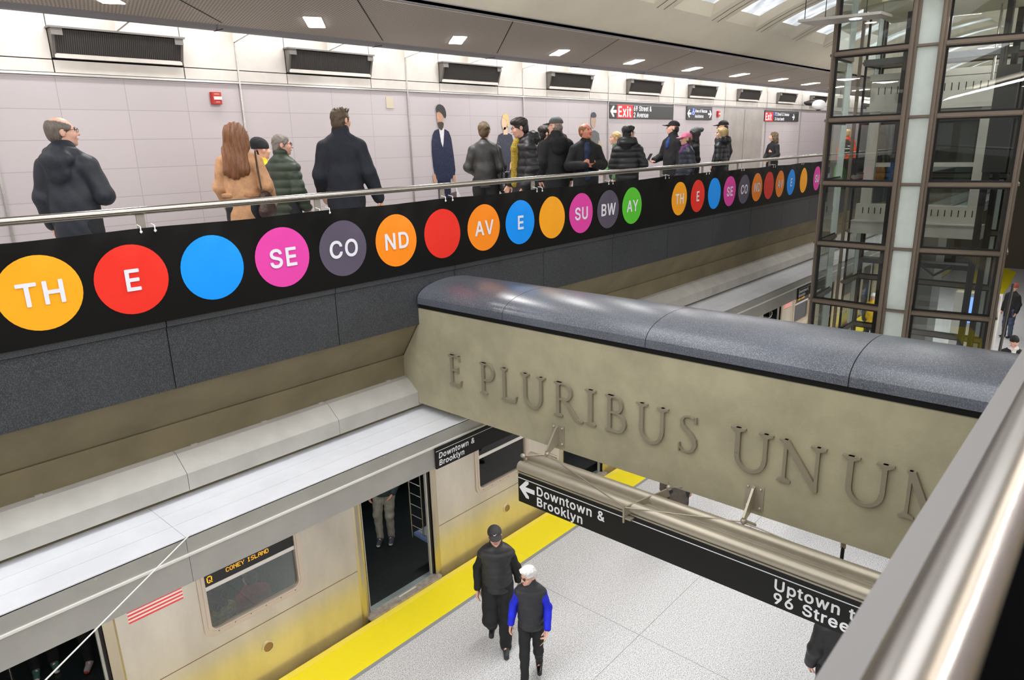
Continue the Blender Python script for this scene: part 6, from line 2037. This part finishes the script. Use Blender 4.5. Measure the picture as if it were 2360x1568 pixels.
p = mezz('woman with wavy brown hair in black, standing alone near the last Exit sign', 18.1, 7.3, 1.56, 130, 102, h=.0095, female=True,
         arms={1: ((.23, .02, 1.13), (.10, .20, 1.02)), -1: ((-.23, .02, 1.13), (-.10, .20, 1.02))}).body()
p.jacket(BLK, hem=.62, pad=.028, collar=.3); p.trousers(BLK); p.shoes(SHOE); p.hair(hairm('chestnut', 92, 74, 50), 'curly'); p.finish()

p = mezz('person in orange jacket with dark backpack seen through the lift tower', 21.6, 6.6, 1.60, 4, h=.0105).body()
p.jacket(cloth('orange', 226, 84, 44), hem=.78, pad=.035); p.trousers(BLK); p.shoes(SHOE); p.hair(hairm('blond', 190, 164, 112), 'short'); p.finish()
g = empty('backpack', p.world((-.05, -.16, 1.22)), 'dark backpack on the person in the orange jacket', 'bag')
g.rotation_euler = (0, 0, math.radians(p.place[4]))
mesh_obj(blob([ell((0, -.05, 0), (.15, .10, .22), .04), ell((0, -.13, -.06), (.11, .06, .11), .03)], .012), 'backpack_body', cloth('brown_pack', 62, 48, 46), g)
b = MB(); b.box((-.13, -.155, .02), (.13, -.14, .04)); b.box((-.12, -.19, -.05), (.12, -.18, -.03)); b.build('reflective_band', mat('band_white', srgb(220, 220, 220), .4), g)

# ------------------------------------------------------------------ on the platform
p = Person('man in black cap and black padded vest walking on the platform', 5.60, 5.47, 0.006, 1.76, away(5.6, 5.4)+178, head=(6, 0, 4), h=.0075, brow=(90, 80, 70), wide=1.05,
           arms={1: ((.245, -.06, 1.13), (.255, .05, .90)), -1: ((-.25, -.03, 1.14), (-.27, -.10, .90))},
           legs={-1: ((-.09, 0, .90), (-.09, .12, .50), (-.085, .10, .085)), 1: ((.09, 0, .90), (.105, .19, .53), (.095, -.14, .22))})
p.body()
p.jacket(cloth('black_knit', 22, 22, 23), hem=.88, pad=.022, name='sweater', collar=.3)
p.jacket(cloth('black_vest', 44, 44, 45, .5), hem=.86, pad=.056, sleeves=False, puff=0.0096, collar=.8, name='vest')
p.trousers(BLK, loose=.034); p.shoes(mat('shoe_charcoal', srgb(48, 48, 54), .6)); p.hair(hairm('grey', 128, 120, 112), 'under_cap')
p.cap(cloth('charcoal_cap', 50, 48, 48), logo=True); p.finish()

p = Person('white-haired woman in black vest with bright blue sleeves and sunglasses walking', 5.40, 4.73, 0.006, 1.60, away(5.35, 4.76)+176, head=(-44, -4, 0), h=.0075, female=True, wide=1.02, brow=(190, 186, 180),
           arms={1: ((.225, -.05, 1.14), (.265, .07, .93)), -1: ((-.22, -.03, 1.13), (-.22, .16, .93))},
           legs={-1: ((-.085, 0, .90), (-.09, .03, .49), (-.09, -.20, .14)), 1: ((.085, 0, .90), (.085, .17, .50), (.085, .28, .085))})
p.hdir = {1: (.12, .12, -1), -1: (.25, .45, -.85)}
p.palm = {1: (-1, .1, 0), -1: (1, .2, .1)}
p.curl = {1: 30, -1: 48}
p.body()
p.jacket(cloth('royal_blue', 10, 32, 214, .7), hem=.92, pad=.018, name='sweater', collar=.3)
p.jacket(cloth('ink_vest', 40, 40, 45, .55), hem=.86, pad=.046, sleeves=False, puff=0.0072, collar=.7, name='vest')
p.trousers(BLK, loose=.006, name='leggings'); p.shoes(mat('boot_black', srgb(20, 20, 20), .25)); p.hair(hairm('white', 232, 230, 232), 'crop')
p.glasses(GM, lens=mat('sunglass', srgb(30, 24, 20), .1)); p.finish()
b = MB(); b.box((-.028, -.001, -.043), (.028, .001, .043)); o = b.build('fare_card', mat('card_gold', srgb(196, 160, 84), .4))
o.location = p.world((-.165, .255, .80)); o.rotation_euler = (.6, .5, .3); tag(o, 'small golden fare card in the hand of the white-haired woman', 'card')

p = Person('person in long brown-grey coat standing behind the hanging sign', 9.36, 4.95, 0.006, 1.75, away(9.36, 4.95)+10, h=.0095, wide=1.05).body()
p.jacket(cloth('brown_grey', 84, 76, 70), hem=.30, pad=.035, name='coat', flare=.1); p.trousers(C_DK); p.shoes(SHOE); p.hair(hairm('dark', 38, 30, 28), 'short'); p.finish()

p = Person('person in black coat under the right end of the hanging sign', 6.90, 1.70, 0.006, 1.72, away(6.9, 1.7)+20, h=.0095, wide=1.1).body()
p.jacket(cloth('black_puffer', 27, 28, 31, .5), hem=.74, pad=.05); p.trousers(BLK); p.shoes(SHOE); p.hair(hairm('dark', 38, 30, 28), 'short'); p.finish()

p = Person('dark figure in red knit hat walking on the platform right of the lift tower', 26.6, 2.68, 0.006, 1.75, 60, h=.0105).body()
p.jacket(BLK, hem=.7, pad=.045); p.trousers(cloth('blue_jeans', 62, 74, 96)); p.shoes(SHOE, SOLE); p.beanie(cloth('red_knit', 150, 66, 52)); p.finish()
p = Person('person in dark hat and pale scarf at the far right edge of the platform', 19.6, 1.80, 0.006, 1.72, 110, h=.0105).body()
p.jacket(BLK, hem=.7, pad=.045); p.scarf(cloth('pale', 220, 214, 210)); p.trousers(BLK); p.shoes(SHOE); p.beanie(BLK); p.finish()
p = Person('worker in yellow vest and white cap seen through the lift tower', 22.8, 5.75, 0.006, 1.75, -90, h=.0105).body()
p.jacket(cloth('work_grey', 66, 70, 74), hem=.75, pad=.035); p.jacket(cloth('hi_vis', 226, 180, 40), hem=.82, pad=.045, sleeves=False, name='vest')
p.trousers(C_DK); p.shoes(SHOE); p.cap(cloth('white_cap', 226, 226, 236)); p.finish()

# ------------------------------------------------------------------ inside the train
FZ = .052
p = Person('passenger in grey jeans and teal jacket standing inside the open train door', 6.22, 8.62, FZ, 1.76, 132, h=.0085,
           arms={-1: ((-.27, -.06, 1.14), (-.17, .12, .93))}, legs={-1: ((-.09, 0, .90), (-.075, .05, .49), (-.07, -.01, .085)), 1: ((.09, 0, .90), (.12, .05, .49), (.11, .03, .085))}).body()
p.jacket(cloth('teal_jacket', 46, 62, 70), hem=.86, pad=.035); p.trousers(cloth('grey_jeans', 160, 158, 146), loose=.014); p.shoes(mat('sneaker_slate', srgb(70, 74, 86), .7), SOLE)
p.hair(hairm('dark', 38, 30, 28), 'short'); p.finish()
SIT = {-1: ((-.09, 0, .90), (-.11, .43, .90), (-.11, .44, .505)), 1: ((.09, 0, .90), (.11, .43, .90), (.11, .44, .505))}
def seated(label, x, y, face, jm, tm, hk='short', hm=None, sh=SHOE, **kw):
    q = Person(label, x, y, FZ-.415, 1.74, face, h=.0105, legs=SIT, arms={-1: ((-.24, .05, 1.12), (-.16, .28, 1.0)), 1: ((.24, .05, 1.12), (.16, .28, 1.0))}, **kw).body()
    q.jacket(jm, hem=.86, pad=.04); q.trousers(tm); q.shoes(sh); q.hair(hm or hairm('dark', 38, 30, 28), hk); return q.finish()
seated('seated passenger in red jacket behind the train window under CONEY ISLAND', 3.38, 7.66, 0, cloth('crimson', 150, 34, 44), BLK)
seated('seated passenger in patterned yellow top at the left of the train window', 2.92, 7.66, 0, cloth('yellow_print', 170, 150, 84, .8, var=.6, vscale=30), BLK, 'curly')
seated('passenger in pale jeans on the bench left of the open train door', 4.62, 7.74, 0, BLK, cloth('pale_jeans', 136, 146, 158))
p = Person('passenger with grey and red sneakers inside the leftmost train door', 1.95, 9.2, FZ, 1.75, 150, h=.0105).body()
p.jacket(BLK, hem=.8); p.trousers(BLK); p.shoes(mat('sneaker_grey', srgb(150, 140, 146), .6), mat('sole_red', srgb(170, 60, 40), .6)); p.hair(hairm('dark', 38, 30, 28), 'short'); p.finish()
p = Person('passenger in dark green sneakers at the lower left corner of the train', 1.45, 9.6, FZ, 1.75, 170, h=.0105).body()
p.jacket(BLK, hem=.8); p.trousers(BLK); p.shoes(mat('sneaker_teal', srgb(50, 90, 84), .6), SOLE); p.hair(hairm('dark', 38, 30, 28), 'short'); p.finish()
p = Person('passenger standing behind the second train window', 8.95, 8.75, FZ, 1.75, 120, h=.0105).body()
p.jacket(BLK, hem=.8); p.trousers(cloth('dark_jeans', 44, 50, 60)); p.shoes(mat('sneaker_grey', srgb(150, 140, 146), .6), SOLE); p.hair(hairm('dark', 38, 30, 28), 'short'); p.finish()
